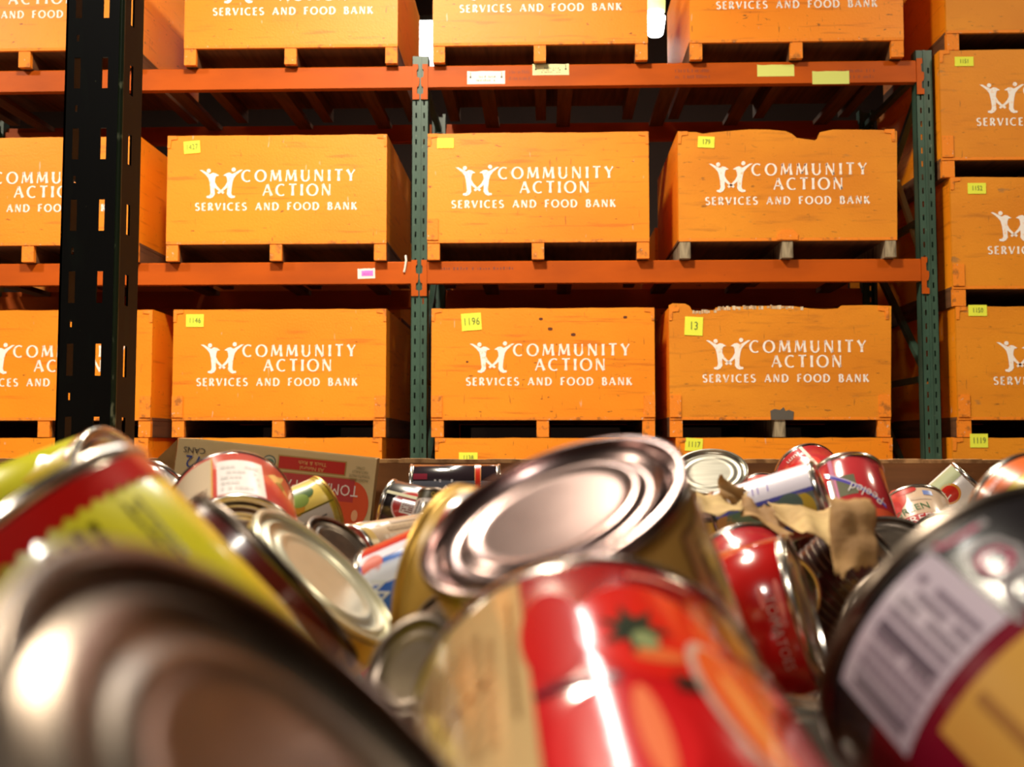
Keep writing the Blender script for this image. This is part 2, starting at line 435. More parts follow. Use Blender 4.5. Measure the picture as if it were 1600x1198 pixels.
# beams
LEV = [('middle', onY(900, 407, RY).z), ('upper', onY(900, 100, RY).z)]
BH = .125
def beam(x0, x1, ztop, y, front=True):
    mb = MB()
    # step beam: face, top ledge step
    sec = [(0, -BH), (0, -.006), (.006, 0), (.030, 0), (.030, -.035), (.055, -.035), (.055, -BH+.006), (.049, -BH)]
    if not front: sec = [(.055-a, b) for a, b in sec]
    n = len(sec)
    vs = [(x0, y+a, ztop+b) for a, b in sec] + [(x1, y+a, ztop+b) for a, b in sec]
    tri = tessellate_polygon([[Vector((a, b, 0)) for a, b in sec]])
    mb.add(vs, [tuple(t) for t in tri] + [tuple(q+n for q in t) for t in tri] + [(q, (q+1) % n, (q+1) % n+n, q+n) for q in range(n)])
    return mb.build('beam', BEAM, rack)
def end_plate(bm, xin, s, ztop, parent):
    """toothed connector; xin: the post side, s = +1 when the post lies to the right"""
    h, w = .205, .040
    pr = [(0, 0), (0, -h)]
    for a, b in ((w, -h), (w, -h+.03), (w-.014, -h+.035), (w-.014, -h+.07), (w-.004, -h+.078), (w, -h+.095), (w, -h+.125), (w-.014, -h+.13), (w-.016, -h+.17), (w-.008, -h+.178), (w-.008, 0)):
        pr.append((a, b))
    poly = [(xin + s*a, ztop+.008+b) for a, b in pr]
    return MB().prism(poly, -.006, -.001).build('end_plate', BEAM, parent)
BEAMS = {}
for lev, zt in LEV:
    for bay, (xa, xb) in enumerate(((POSTX[0], POSTX[1]), (POSTX[1], POSTX[2]))):
        x0, x1 = xa+PW/2-.002, xb-PW/2+.002
        f = beam(x0, x1, zt, 0); BEAMS[(lev, bay)] = f
        end_plate(f, x0-.001, -1, zt, f); end_plate(f, x1+.001, 1, zt, f)
        beam(x0, x1, zt, RD-.055, False)
        for k in range(5):
            xs = x0 + (x1-x0)*(k+.5)/5 + .05*math.sin(k*3+bay)
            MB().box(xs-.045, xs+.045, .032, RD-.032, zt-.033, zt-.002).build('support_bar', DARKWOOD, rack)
# stickers on the beams (rx: picture rectangle)
def text2d(txt, size):
    c = bpy.data.curves.new('t', 'FONT'); c.body = txt; c.size = size; c.resolution_u = 2
    c.align_x = 'CENTER'; c.align_y = 'CENTER'
    o = bpy.data.objects.new('t', c); COL.objects.link(o)
    me = bpy.data.meshes.new_from_object(o)
    V = [(v.co.x, v.co.y) for v in me.vertices]; Fs = [tuple(p.vertices) for p in me.polygons]
    bpy.data.objects.remove(o); bpy.data.curves.remove(c); bpy.data.meshes.remove(me)
    return V, Fs
def sticker(parent, rect, mat, marks, y=-.0012, name='sticker', ink=INK, rot=0, seed=1):
    a = onY(rect[0], rect[1], RY); b = onY(rect[2], rect[3], RY)
    w, h = b.x-a.x, a.z-b.z
    cx, cz = (a.x+b.x)/2, (a.z+b.z)/2
    co, si = math.cos(rot), math.sin(rot)
    P = lambda u, v, yy: (cx+u*co-v*si, yy, cz+u*si+v*co)
    rnd = random.Random(seed)
    mb = MB(); n = 8
    top = [(w*(i/n-.5), h/2 - rnd.uniform(0, .004)) for i in range(n+1)]
    poly = [(-w/2, -h/2), (w/2, -h/2)] + top[::-1]
    pp = [(P(u, v, 0)[0], P(u, v, 0)[2]) for u, v in poly]
    s = mb.prism(pp, y, y+.001).build(name, mat, parent)
    if marks:
        mk = MB()
        for (u0, v0, u1, v1) in marks:
            mk.add([P(u*w, v*h, y-.0006) for u, v in ((u0, v0), (u1, v0), (u1, v1), (u0, v1))], [(0, 1, 2, 3)])
        mk.build('print', ink, s, fix=False)
    return s
r_ = random.Random(4)
def scrawl(n=14, u0=-.25, u1=.25, v0=-.3, v1=.25, rows=2):
    out = []
    for j in range(rows):
        u = u0; vb = v1-(v1-v0)*(j+1)/rows; hh_ = (v1-v0)/rows*.6
        while u < u1:
            w = r_.uniform(.015, .04)
            if r_.random() > .25: out.append((u, vb, u+w*.6, vb+hh_*r_.uniform(.5, 1)))
            u += w+.012
    return out
arrows = [(-.42, -.05, -.405, .4), (-.435, -.05, -.39, .08), (.405, -.05, .42, .4), (.39, -.05, .435, .08)]
sticker(BEAMS[('upper', 1)], (730, 111, 789, 131), WHITE, arrows+scrawl())
sticker(BEAMS[('upper', 1)], (832, 100, 889, 117), plain((234, 226, 170), .7), arrows+scrawl(rows=3))
sticker(BEAMS[('upper', 1)], (1183, 101, 1241, 119), plain((222, 226, 120), .7), [])
sticker(BEAMS[('upper', 1)], (1269, 111, 1327, 131), plain((214, 218, 116), .7), [])
sticker(BEAMS[('middle', 0)], (559, 419, 586, 435), WHITE, [], rot=.03)
sticker(BEAMS[('middle', 0)], (565, 422, 583, 431), plain((236, 120, 220), .7), scrawl(rows=1, u0=-.4, u1=.4, v0=-.3, v1=.3), y=-.0026, rot=.03, ink=plain((190, 60, 170), .7))
for rect in ((690, 414, 800, 421), (1055, 104, 1110, 122), (1310, 104, 1365, 122), (795, 105, 828, 125)):
    a = onY(rect[0], rect[1], RY); b = onY(rect[2], rect[3], RY); mk = MB()
    for (u0, v0, u1, v1) in scrawl(rows=1 if rect[1] > 400 else 2, u0=-.5, u1=.5, v0=-.5, v1=.5):
        f = lambda u, v: ((a.x+b.x)/2+u*(b.x-a.x), -.0008, (a.z+b.z)/2+v*(a.z-b.z))
        mk.add([f(u0, v0), f(u1, v0), f(u1, v1), f(u0, v1)], [(0, 1, 2, 3)])
    mk.build('faded_print', plain((128, 62, 40), .6), BEAMS[('middle' if rect[1] > 400 else 'upper', 1)], fix=False)
p0 = onY(634, 402, RY)
MB().tube([(p0.x, -.004, p0.z+.01), (p0.x+.004, -.012, p0.z-.02), (p0.x-.002, -.008, p0.z-.06), (p0.x-.008, -.006, p0.z-.085)], .006, 6).build('cable_tie', WHITE, BEAMS[('middle', 0)])

# foreground upright of the next rack, black in front of the bin
bp = empty('rack_upright', (-.6405, 1.41, 0))
tag(bp, 'black perforated steel rack post standing close behind the bin at left', 'post')
mb = MB(); W_, Dp_, Tp_ = .083, .072, 2.6
zs = [.996+.1025*k for k in range(-9, 15)]
hs = []
for z in zs: hs += [(.0135, .0225, z-.0225, z+.0225), (.053, .062, z-.0225, z+.0225)]
for z in zs: hs += [(.016, .0195, z+.046, z+.056)]
plate_holes(mb, W_, Tp_, hs, lambda u, v, k: (-W_/2+u, k, v))
mb.build('front_face', BLACK, bp)
mb = MB(); plate_holes(mb, Dp_, Tp_, [(.026, .038, z-.0225, z+.0225) for z in zs], lambda u, v, k: (W_/2-k, u, v)); mb.build('side_flange', BLACK, bp)
mb = MB(); plate_holes(mb, Dp_, Tp_, [(.012, .050, z+.044, z+.058) for z in zs], lambda u, v, k: (-W_/2+k, u, v)); mb.build('side_flange', BLACK, bp)
MB().tube([(W_/2-.002, .001, 0), (W_/2-.002, .001, Tp_)], .004, 8).build('rounded_edge', noisy('green_edge_glint', [((60, 60, 30), 3, .62, .70, (140, 150, 120), .8)], (34, 48, 30), rough=.3), bp, True)  # greenish glint along the rounded edge is painted into its colour
MB().box(-.08, .08, -.03, .11, 0, .008).build('foot_plate', BLACK, bp)

# ------------------------------------------------------------------ crates
CW, CD, CH, LEGH = 1.22, 1.06, .718, .098
CY = RY - .05        # crate fronts stand a little proud of the beams
TXT = {'c': (.427, 1.071), 'a': (.548, .936), 's': (.165, 1.082)}
_mb = MB()
letters(_mb, 'COMMUNITY', TXT['c'][0], TXT['c'][1], CH-.267, .064, .20, .10, 0)
letters(_mb, 'ACTION', TXT['a'][0], TXT['a'][1], CH-.349, .064, .20, .10, 0)
LET_ME = _mb.mesh('lettering', STENCIL, fix=False)
_mb = MB(); letters(_mb, 'SERVICES AND FOOD BANK', TXT['s'][0], TXT['s'][1], CH-.431, .041, .24, .13, 0)
SER_ME = _mb.mesh('lettering', STENCIL, fix=False)
_mb = MB(); logo(_mb, .185, CH-.183, .249/375, 0)
LOGO_ME = _mb.mesh('emblem', STENCIL, fix=False)
SIDE_ME = MB().box(0, .018, .018, CD-.018, LEGH+.012, CH).mesh('side_panel', ORANGE)
BACK_ME = MB().box(-CW/2, CW/2, CD-.018, CD, LEGH+.012, CH).mesh('back_panel', ORANGE)
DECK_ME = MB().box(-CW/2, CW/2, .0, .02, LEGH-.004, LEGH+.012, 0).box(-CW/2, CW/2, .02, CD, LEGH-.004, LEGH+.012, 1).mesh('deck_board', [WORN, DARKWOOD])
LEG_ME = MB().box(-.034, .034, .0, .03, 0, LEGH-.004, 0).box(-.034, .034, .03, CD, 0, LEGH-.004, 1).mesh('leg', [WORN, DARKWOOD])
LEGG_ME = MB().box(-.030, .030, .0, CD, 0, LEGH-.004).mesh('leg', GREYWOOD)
CORN_ME = MB().prism([(0, 0), (.055, 0), (.055, -.02), (.02, -.024), (.016, -.07), (0, -.07)], -.004, 0).mesh('corner_plate', WORN)
BATTEN_ME = MB().box(0, .062, -.006, 0, 0, .12).mesh('corner_batten', WORN)
def crate(xl, xr, z, label, chips=None, tagr=None, tagtxt='', dx=0, dz=0, seed=0, grey=(), y=None, bat=(), paint=None, clean=False, group='orange food bank crates', extra=None):
    y = CY if y is None else y
    w = xr-xl
    rnd = random.Random(seed)
    t = empty('wooden_crate', ((xl+xr)/2, y, z), rnd.uniform(-.006, .006))
    tag(t, label, 'crate', group)
    k = w/CW
    # front panel with its worn top edge
    top = chips
    if top is None:
        top = [(0, .002)] + [(w*i/14+rnd.uniform(-.01, .01), rnd.uniform(0, .004)) for i in range(1, 14)] + [(w, .002)]
    poly = [(-w/2, LEGH+.012), (w/2, LEGH+.012)] + [(-w/2+a, CH-b) for a, b in top[::-1]]
    MB().prism(poly, 0, .018).build('front_panel', paint or ORANGE, t)
    for sx in (-1, 1):
        o = put('side_panel', SIDE_ME, t, (-w/2 if sx < 0 else w/2-.018, 0, 0))
    o = put('back_panel', BACK_ME, t); o.scale.x = k
    o = put('deck_board', DECK_ME, t); o.scale.x = k
    for i, lx in enumerate((-w/2+.035, 0, w/2-.035)):
        put('leg', LEGG_ME if i in grey else LEG_ME, t, (lx, .004, 0))
    for sx in (-1, 1):
        o = put('corner_plate', CORN_ME, t, (sx*-w/2 if sx < 0 else -w/2, 0, CH-.002))
        o.location.x = -w/2 if sx > 0 else w/2
        o.scale.x = sx
    for sx in bat:
        put('corner_batten', BATTEN_ME, t, (-w/2 if sx < 0 else w/2-.062, 0, LEGH+.012))
    for me, nm in ((LET_ME, 'lettering'), (SER_ME, 'lettering'), (LOGO_ME, 'emblem')):
        o = put(nm, me, t, (-w/2+dx, -.0015, dz)); o.scale.x = min(k, 1.0)
    if tagr:
        tx, tz, tw, th, rot = tagr
        co, si = math.cos(rot), math.sin(rot)
        g = lambda u, v: (-w/2+tx+u*co-v*si, CH-tz+u*si+v*co)
        s = MB().prism([g(-tw/2, -th/2), g(tw/2, -th/2), g(tw/2, th/2), g(-tw/2, th/2)], -.003, -.0015).build('paper_tag', YELTAG, t)
        if tagtxt:
            V, Fs = text2d(tagtxt, th*.62)
            MB().add([(g(a*.8, b)[0], -.0048, g(a*.8, b)[1]) for a, b in V], Fs).build('number', plain((120, 130, 60), .7), s, fix=False)
    if extra: extra(t, w)
    return t
PX = 1/280.0
def tr(crate_px, rect, rot=0.0):
    """tag placement from picture pixels relative to the crate's upper left corner"""
    l, tp = crate_px
    return ((rect[0]+rect[2])/2-l)*PX, ((rect[1]+rect[3])/2-tp)*PX, (rect[2]-rect[0])*PX, (rect[3]-rect[1])*PX, rot
def xs(py, a, b): return onY(a, py, CY).x, onY(b, py, CY).x
chip_a = [(0, .004), (.10, .006), (.14, .016), (.20, .008), (.40, -.006), (.50, -.004), (.60, .006), (.635, .022), (.66, .045), (.76, .060), (.775, .050), (.79, .014), (.86, .0), (1.0, .002), (1.10, .004), (1.214, .012)]
chip_b = [(0, -.012), (.02, -.022), (.09, -.020), (.115, -.006), (.13, .022), (.20, .018), (.25, .016), (.26, .002), (.42, -.004), (.55, -.006), (.68, -.004), (.78, .010), (.86, .014), (.93, .010), (.95, -.006), (1.10, -.008), (1.22, -.002)]
ZT = LEV[1][1]+.002; ZM = LEV[0][1]+.002; Z1 = CH+.003; Z0 = 0.0
def metal_patch(t, w):
    MB().prism([(-.05, LEGH-.004), (.07, LEGH-.004), (.075, LEGH+.04), (.05, LEGH+.05), (.03, LEGH+.045), (.02, LEGH+.065), (.0, LEGH+.05), (-.03, LEGH+.055), (-.052, LEGH+.045)], -.004, 0).build('metal_patch', plain((120, 112, 104), .5, .6), t)
    sp = MB(); rr = random.Random(9); x = -w/2+.13
    while x < -w/2+.74:
        a = rr.uniform(.006, .022)
        rel = x+w/2
        d = next(p[1]+(q_[1]-p[1])*(rel-p[0])/(q_[0]-p[0]) for p, q_ in zip(chip_b, chip_b[1:]) if p[0] <= rel <= q_[0])
        if rr.random() < .8: sp.box(x, x+a*.8, -.0012, .016, CH-d-.012-rr.uniform(0, .008), CH-d+rr.uniform(-.002, .006))
        x += a
    sp.build('splintered_edge', noisy('splintered_wood', [((50, 50, 20), 4, .45, .65, (150, 110, 66), .8)], (222, 200, 168), rough=.85), t)['kind'] = 'stuff'
def knots(t, w):
    for u, v, r in ((.610, .062, .011), (.662, .118, .013), (.790, .150, .013), (1.078, .054, .011), (.80, .235, .008), (.20, .30, .007)):
        pts = [(-w/2+u+r*math.cos(k*.785)*(1+.3*(k % 2)), CH-v+r*.7*math.sin(k*.785)) for k in range(8)]
        MB().prism(pts, -.0012, .0).build('knot', plain((96, 48, 20), .8), t)
def wood_patch(t, w):
    MB().prism([(-.055, LEGH), (.055, LEGH), (.058, LEGH+.03), (.03, LEGH+.055), (-.03, LEGH+.055), (-.056, LEGH+.03)], -.006, 0).build('wood_patch', WORN, t)
# upper shelf
crate(*xs(60, -134, 212), ZT, 'orange crate on the upper shelf, cut off by the left edge and black post', seed=1)
crate(*xs(60, 288, 621), ZT, 'orange crate on the upper shelf just right of the black post', seed=2)
crate(*xs(60, 676, 1012), ZT, 'orange crate on the upper shelf between the bright window gap and the bowl lamp', seed=3, dx=-.01)
crate(*xs(60, 1078, 1412), ZT, 'orange crate on the upper shelf at its right end', seed=4, dx=-.01)
# middle shelf
crate(*xs(300, -125, 217), ZM, 'orange crate on the middle shelf, half hidden behind the black post', seed=5, dx=-.0)
crate(*xs(300, 261, 604), ZM, 'orange crate on the middle shelf beside the black post, yellow tag upper left', seed=6, tagr=tr((261, 206), (287, 215, 313, 235), .08), tagtxt='1427', bat=())
crate(*xs(300, 668, 1014), ZM, 'orange crate on the middle shelf right of the central green post', seed=7, dx=-.028, dz=.004, tagr=tr((668, 203), (683, 211, 709, 227)), bat=(-1,))
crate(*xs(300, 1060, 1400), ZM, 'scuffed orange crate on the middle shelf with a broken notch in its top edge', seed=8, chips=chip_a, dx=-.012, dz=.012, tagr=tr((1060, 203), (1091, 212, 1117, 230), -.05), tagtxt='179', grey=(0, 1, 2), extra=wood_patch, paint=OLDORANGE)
# second tier, standing on the floor tier
crate(*xs(570, -95, 237), Z1, 'orange crate in the tier below the middle shelf, behind the black post', seed=9, bat=(1,))
crate(*xs(570, 270, 603), Z1, 'orange crate below the middle shelf next to the black post, tag upper left', seed=10, dx=-.025, tagr=tr((270, 478), (290, 486, 318, 506)), tagtxt='1146', bat=(-1, 1))
crate(*xs(570, 674, 1023), Z1, 'orange crate with dark knots below the middle shelf, right of the central post', seed=11, dx=.03, tagr=tr((674, 478), (721, 486, 752, 513), .07), tagtxt='1196', bat=(-1, 1), extra=knots)
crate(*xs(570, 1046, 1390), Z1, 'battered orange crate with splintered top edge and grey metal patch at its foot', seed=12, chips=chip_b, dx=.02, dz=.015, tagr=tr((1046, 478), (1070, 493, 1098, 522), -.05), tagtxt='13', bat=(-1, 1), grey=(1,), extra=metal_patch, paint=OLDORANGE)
# floor tier, only the tops rise over the bin
crate(*xs(690, -100, 232), Z0, 'orange crate on the floor at far left, only its top edge above the bin', seed=13)
crate(*xs(690, 278, 597), Z0, 'orange crate on the floor behind the tomato paste carton', seed=14)
crate(*xs(690, 680, 1018), Z0, 'orange crate on the floor behind the black can, tag at its top', seed=15, tagr=tr((680, 682), (717, 705, 746, 722)), tagtxt='1138')
crate(*xs(690, 1056, 1394), Z0, 'orange crate on the floor behind the shiny lid, yellow tag at upper left', seed=16, tagr=tr((1056, 679), (1070, 680, 1097, 700), -.06), tagtxt='1117')
# stack at the right of the rack
for i, (lx, label, tg, txt) in enumerate((
    (1488, 'lowest orange crate of the right hand stack, barely above the bin', (1514, 678, 1541, 699), '1119'),
    (1496, 'second orange crate up in the right hand stack', (1515, 480, 1543, 497), '1150'),
    (1487, 'third orange crate up in the right hand stack', (1513, 290, 1541, 307), '1152'),
    (1470, 'fourth orange crate up in the right hand stack', (1493, 90, 1522, 105), '1151'),
    (1478, 'topmost orange crate of the right hand stack, cut by the upper picture edge', None, ''))):
    zz = i*(CH+.002)
    py = (680, 575, 375, 180, 20)[i]
    x0 = onY(lx, py, CY).x
    tp = 697-(zz+CH-CAM_Z)*280
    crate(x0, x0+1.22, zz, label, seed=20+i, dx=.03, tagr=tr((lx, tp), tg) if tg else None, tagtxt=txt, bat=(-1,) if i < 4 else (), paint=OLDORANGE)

# rear row on the same rack, closing the view behind the front crates
def rear_crate(xl, xr, z, label, seed):
    w = xr-xl
    t = empty('wooden_crate', ((xl+xr)/2, CY+CD+.22, z))
    tag(t, label, 'crate', 'orange crates of the rear row')
    k = w/CW
    MB().box(-w/2, w/2, 0, .018, LEGH+.012, CH).build('front_panel', ORANGE, t)
    put('side_panel', SIDE_ME, t, (-w/2, 0, 0)); put('side_panel', SIDE_ME, t, (w/2-.018, 0, 0))
    put('back_panel', BACK_ME, t).scale.x = k; put('deck_board', DECK_ME, t).scale.x = k
    for lx in (-w/2+.035, 0, w/2-.035): put('leg', LEG_ME, t, (lx, .004, 0))
REARS = ((-2.98, 'far left', 0), (-1.62, 'second from left', 1), (.02, 'third from left', 2), (1.42, 'fourth from left', 3), (3.05, 'far right', 4))
for x, wd, i in REARS:
    rear_crate(x-.66, x+.64, 0, 'orange crate of the shadowed rear row on the floor, '+wd, i)
    rear_crate(x-.66, x+.64, CH+.003, 'orange crate of the shadowed rear row, second tier, '+wd, i)
    rear_crate(x-.66, x+.64, 2*CH+.006, 'orange crate of the shadowed rear row, third tier, '+wd, i)
# ------------------------------------------------------------------ the bin full of cans
BX0, BX1, BY0, BY1, BZ = -.74, .74, -.12, 1.34, .6545
bin_ = empty('wooden_bin', ((BX0+BX1)/2, BY1, 0))
tag(bin_, 'wide wooden bin heaped with cans, its brown far rim running across the picture', 'bin')
bx = lambda a: a-(BX0+BX1)/2
rnd = random.Random(3)
def rim_panel(nm, along, x0, x1, y0, y1):
    mb = MB()
    mb.box(bx(x0), bx(x1), y0-BY1, y1-BY1, .1, BZ-.004)
    mb.build(nm, PLY, bin_)
    e = MB(); n = 40
    for i in range(n):
        z = BZ-rnd.uniform(0, .0018)
        if along == 'x': e.box(bx(x0+(x1-x0)*i/n), bx(x0+(x1-x0)*(i+1)/n), y0-BY1-.0006, y1-BY1+.0006, BZ-.006, z)
        else: e.box(bx(x0)-.0006, bx(x1)+.0006, y0-BY1+(y1-y0)*i/n, y0-BY1+(y1-y0)*(i+1)/n, BZ-.006, z)
    e.build('worn_rim', PLYEDGE, bin_)
rim_panel('far_panel', 'x', BX0, BX1, BY1-.02, BY1)
rim_panel('near_panel', 'x', BX0, BX1, BY0, BY0+.02)
rim_panel('side_panel', 'y', BX0, BX0+.02, BY0+.02, BY1-.02)
rim_panel('side_panel', 'y', BX1-.02, BX1, BY0+.02, BY1-.02)
MB().box(bx(BX0), bx(BX1), BY0-BY1, 0, .09, .11).build('bottom_board', PLY, bin_)
for lx in (BX0+.04, 0, BX1-.04):
    MB().box(bx(lx-.035), bx(lx+.035), BY0-BY1, 0, 0, .09).build('leg', WORN, bin_)

# ------------------------------------------------------------------ cans
def lid_profile(R, h, sgn, amp=1.0):
    """from the seam inwards; sgn +1 for the top end at z = h, -1 for the bottom end at z = 0"""
    k = R/.05
    dep = .0040*k**.5
    pr = [(R-.0030, -.0006), (R-.0034, -dep), (R-.0050*k, -dep-.0003)]
    def z(q):
        b = 0
        for c, w, a in ((.82, .030, .0011), (.72, .035, -.0008), (.62, .040, .0010)):
            b += a*math.exp(-((q-c)/w)**2)
        b += .0010/(1+math.exp((q-.865)*90))
        return -dep + b*amp*k
    for i in range(27):
        q = .88 - .88*(i/26)
        pr.append((R*q, z(q)))
    base = h if sgn > 0 else 0
    return [(r, base + sgn*zz) for r, zz in pr]
_can_cache = {}
def can_meshes(R, h, tin, seg, amp, ribs):
    key = (R, h, tin.name, seg, amp, ribs)
    if key in _can_cache: return _can_cache[key]
    rb = R-.0013
    sm = [(R-.0030, .0006), (R-.0026, 0), (R-.0008, 0), (R, .0007), (R, .0030), (rb+.0002, .0036), (rb, .0046)]
    body = list(sm)
    if ribs:
        n = 40
        for i in range(1, n):
            zz = .0046 + (h-.0092)*i/n
            body.append((rb + (.0007*math.sin(i*math.pi/1.5) if 6 < i < n-6 else 0), zz))
    body += [(r, h-z) for r, z in sm[::-1]]
    B = MB().lathe(body, seg).mesh('tin_body', tin, True)
    T = MB().lathe(lid_profile(R, h, 1, amp), seg).mesh('lid', tin, True)
    U = MB().lathe(lid_profile(R, h, -1, amp), seg).mesh('base', tin, True)
    _can_cache[key] = (B, T, U)
    return B, T, U
class Can:
    """origin at the far (named) end's opposite base: local z runs from the base to the named end"""
    def __init__(s, pos, label, tin=None, wrap=None, seg=64, amp=1.0, ribs=False, group=None, name='tin_can', gloss=.28, coat=.6):
        R, h, c, n = pos
        tin = tin or TIN
        s.R, s.h, s.rb = R, h, R-.0013
        s.gloss, s.coat = gloss, coat
        Z = Vector(n).normalized(); c = Vector(c)
        base = c - Z*h
        X = CAMP-(c+base)/2; X = (X-Z*X.dot(Z)).normalized(); Y = Z.cross(X)
        s.o = empty(name)
        s.o.matrix_world = Matrix(((X.x, Y.x, Z.x, base.x), (X.y, Y.y, Z.y, base.y), (X.z, Y.z, Z.z, base.z), (0, 0, 0, 1)))
        tag(s.o, label, 'can', group or 'cans in the bin')
        B, T, U = can_meshes(R, h, tin, seg, amp, ribs)
        put('tin_body', B, s.o); put('lid', T, s.o); put('base', U, s.o)
        s.lab = s.o
        s.n = 0
        if wrap is not None:
            m = wrap if not isinstance(wrap, tuple) else plain(wrap, gloss, 0, coat)
            r = s.rb+.0003
            s.lab = MB().lathe([(r-.0002, .0050), (r, .0052), (r, h-.0052), (r-.0002, h-.0050)], seg).build('label', m, s.o, True)
    def _r(s, layer): return s.rb+.0003+.00015*layer
    def M(s, c): return c if not isinstance(c, tuple) else plain(c, s.gloss, 0, s.coat)
    def rect(s, t0, t1, z0, z1, c, layer=1, name='panel_or_highlight', sl=0.0):
        """panel between the angles t0, t1 (0 faces the camera) and the heights z0, z1 (fractions of the can)"""
        n = max(2, int(abs(t1-t0)/.09)+1); r = s._r(layer); h = s.h
        V = []
        for i in range(n+1):
            t = t0+(t1-t0)*i/n
            for z in (z0, z1):
                V.append((r*math.cos(t), r*math.sin(t), (z+sl*(t-t0))*h))
        return MB().add(V, [(2*i, 2*i+2, 2*i+3, 2*i+1) for i in range(n)]).build(name, s.M(c), s.lab, True, fix=False)
    def shape(s, tc, zc, pts, c, layer=2, name='picture', rings=5):
        """star shaped outline pts in metres (u around the can, v along it) round (tc, zc)"""
        r = s._r(layer); n = len(pts); V = []
        P = lambda u, v: (r*math.cos(tc+u/r), r*math.sin(tc+u/r), zc*s.h+v)
        V.append(P(0, 0))
        for k in range(1, rings+1):
            V += [P(p[0]*k/rings, p[1]*k/rings) for p in pts]
        Fc = [(0, 1+i, 1+(i+1) % n) for i in range(n)]
        for k in range(rings-1):
            a = 1+k*n
            Fc += [(a+i, a+n+i, a+n+(i+1) % n, a+(i+1) % n) for i in range(n)]
        return MB().add(V, Fc).build(name, s.M(c), s.lab, True, fix=False)
    def oval(s, tc, zc, a, b, c, layer=2, rot=0, name='picture'):
        pts = []
        for i in range(28):
            u, v = a*math.cos(i*math.pi/14), b*math.sin(i*math.pi/14)
            pts.append((u*math.cos(rot)-v*math.sin(rot), u*math.sin(rot)+v*math.cos(rot)))
        return s.shape(tc, zc, pts, c, layer, name)
    def text(s, txt, tc, zc, size, c, layer=4, rot=0.0, sx=1.0, name='lettering'):
        V, Fs = text2d(txt, size); r = s._r(layer); co, si = math.cos(rot), math.sin(rot)
        vs = []
        for a, b in V:
            a *= sx
            u, v = a*co-b*si, a*si+b*co
            vs.append((r*math.cos(tc+u/r), r*math.sin(tc+u/r), zc*s.h+v))
        return MB().add(vs, Fs).build(name, s.M(c), s.lab, fix=False)
    def lines(s, t0, t1, z0, z1, rows, c, layer=3, seed=1, horiz=True, fill=.8, name='fine_print'):
        """rows of unreadable small print; horiz: rows run around the can"""
        rr = random.Random(seed); r = s._r(layer); V = []; Fs = []
        for j in range(rows):
            q = 0.0
            while q < 1:
                w = rr.uniform(.05, .16)
                if rr.random() < fill:
                    e = min(1, q+w*.85)
                    a0, a1 = (j+.2)/rows, (j+.75)/rows
                    if horiz: tt0, tt1, zz0, zz1 = t0+(t1-t0)*q, t0+(t1-t0)*e, z0+(z1-z0)*a0, z0+(z1-z0)*a1
                    else: tt0, tt1, zz0, zz1 = t0+(t1-t0)*a0, t0+(t1-t0)*a1, z0+(z1-z0)*q, z0+(z1-z0)*e
                    n = max(1, int(abs(tt1-tt0)/.08)); o = len(V)
                    for i in range(n+1):
                        t = tt0+(tt1-tt0)*i/n
                        V += [(r*math.cos(t), r*math.sin(t), zz0*s.h), (r*math.cos(t), r*math.sin(t), zz1*s.h)]
                    Fs += [(o+2*i, o+2*i+2, o+2*i+3, o+2*i+1) for i in range(n)]
                q += w
        return MB().add(V, Fs).build(name, s.M(c), s.lab, fix=False)
    def zig(s, t0, t1, z, amp, n, c, layer=2, thick=.06):
        r = s._r(layer); V = []; Fs = []
        for i in range(2*n+1):
            t = t0+(t1-t0)*i/(2*n)
            V += [(r*math.cos(t), r*math.sin(t), z*s.h), (r*math.cos(t), r*math.sin(t), (z-thick-(amp if i % 2 else 0))*s.h)]
        Fs = [(2*i, 2*i+2, 2*i+3, 2*i+1) for i in range(2*n)]
        return MB().add(V, Fs).build('label_border', s.M(c), s.lab, fix=False)
PI = math.pi
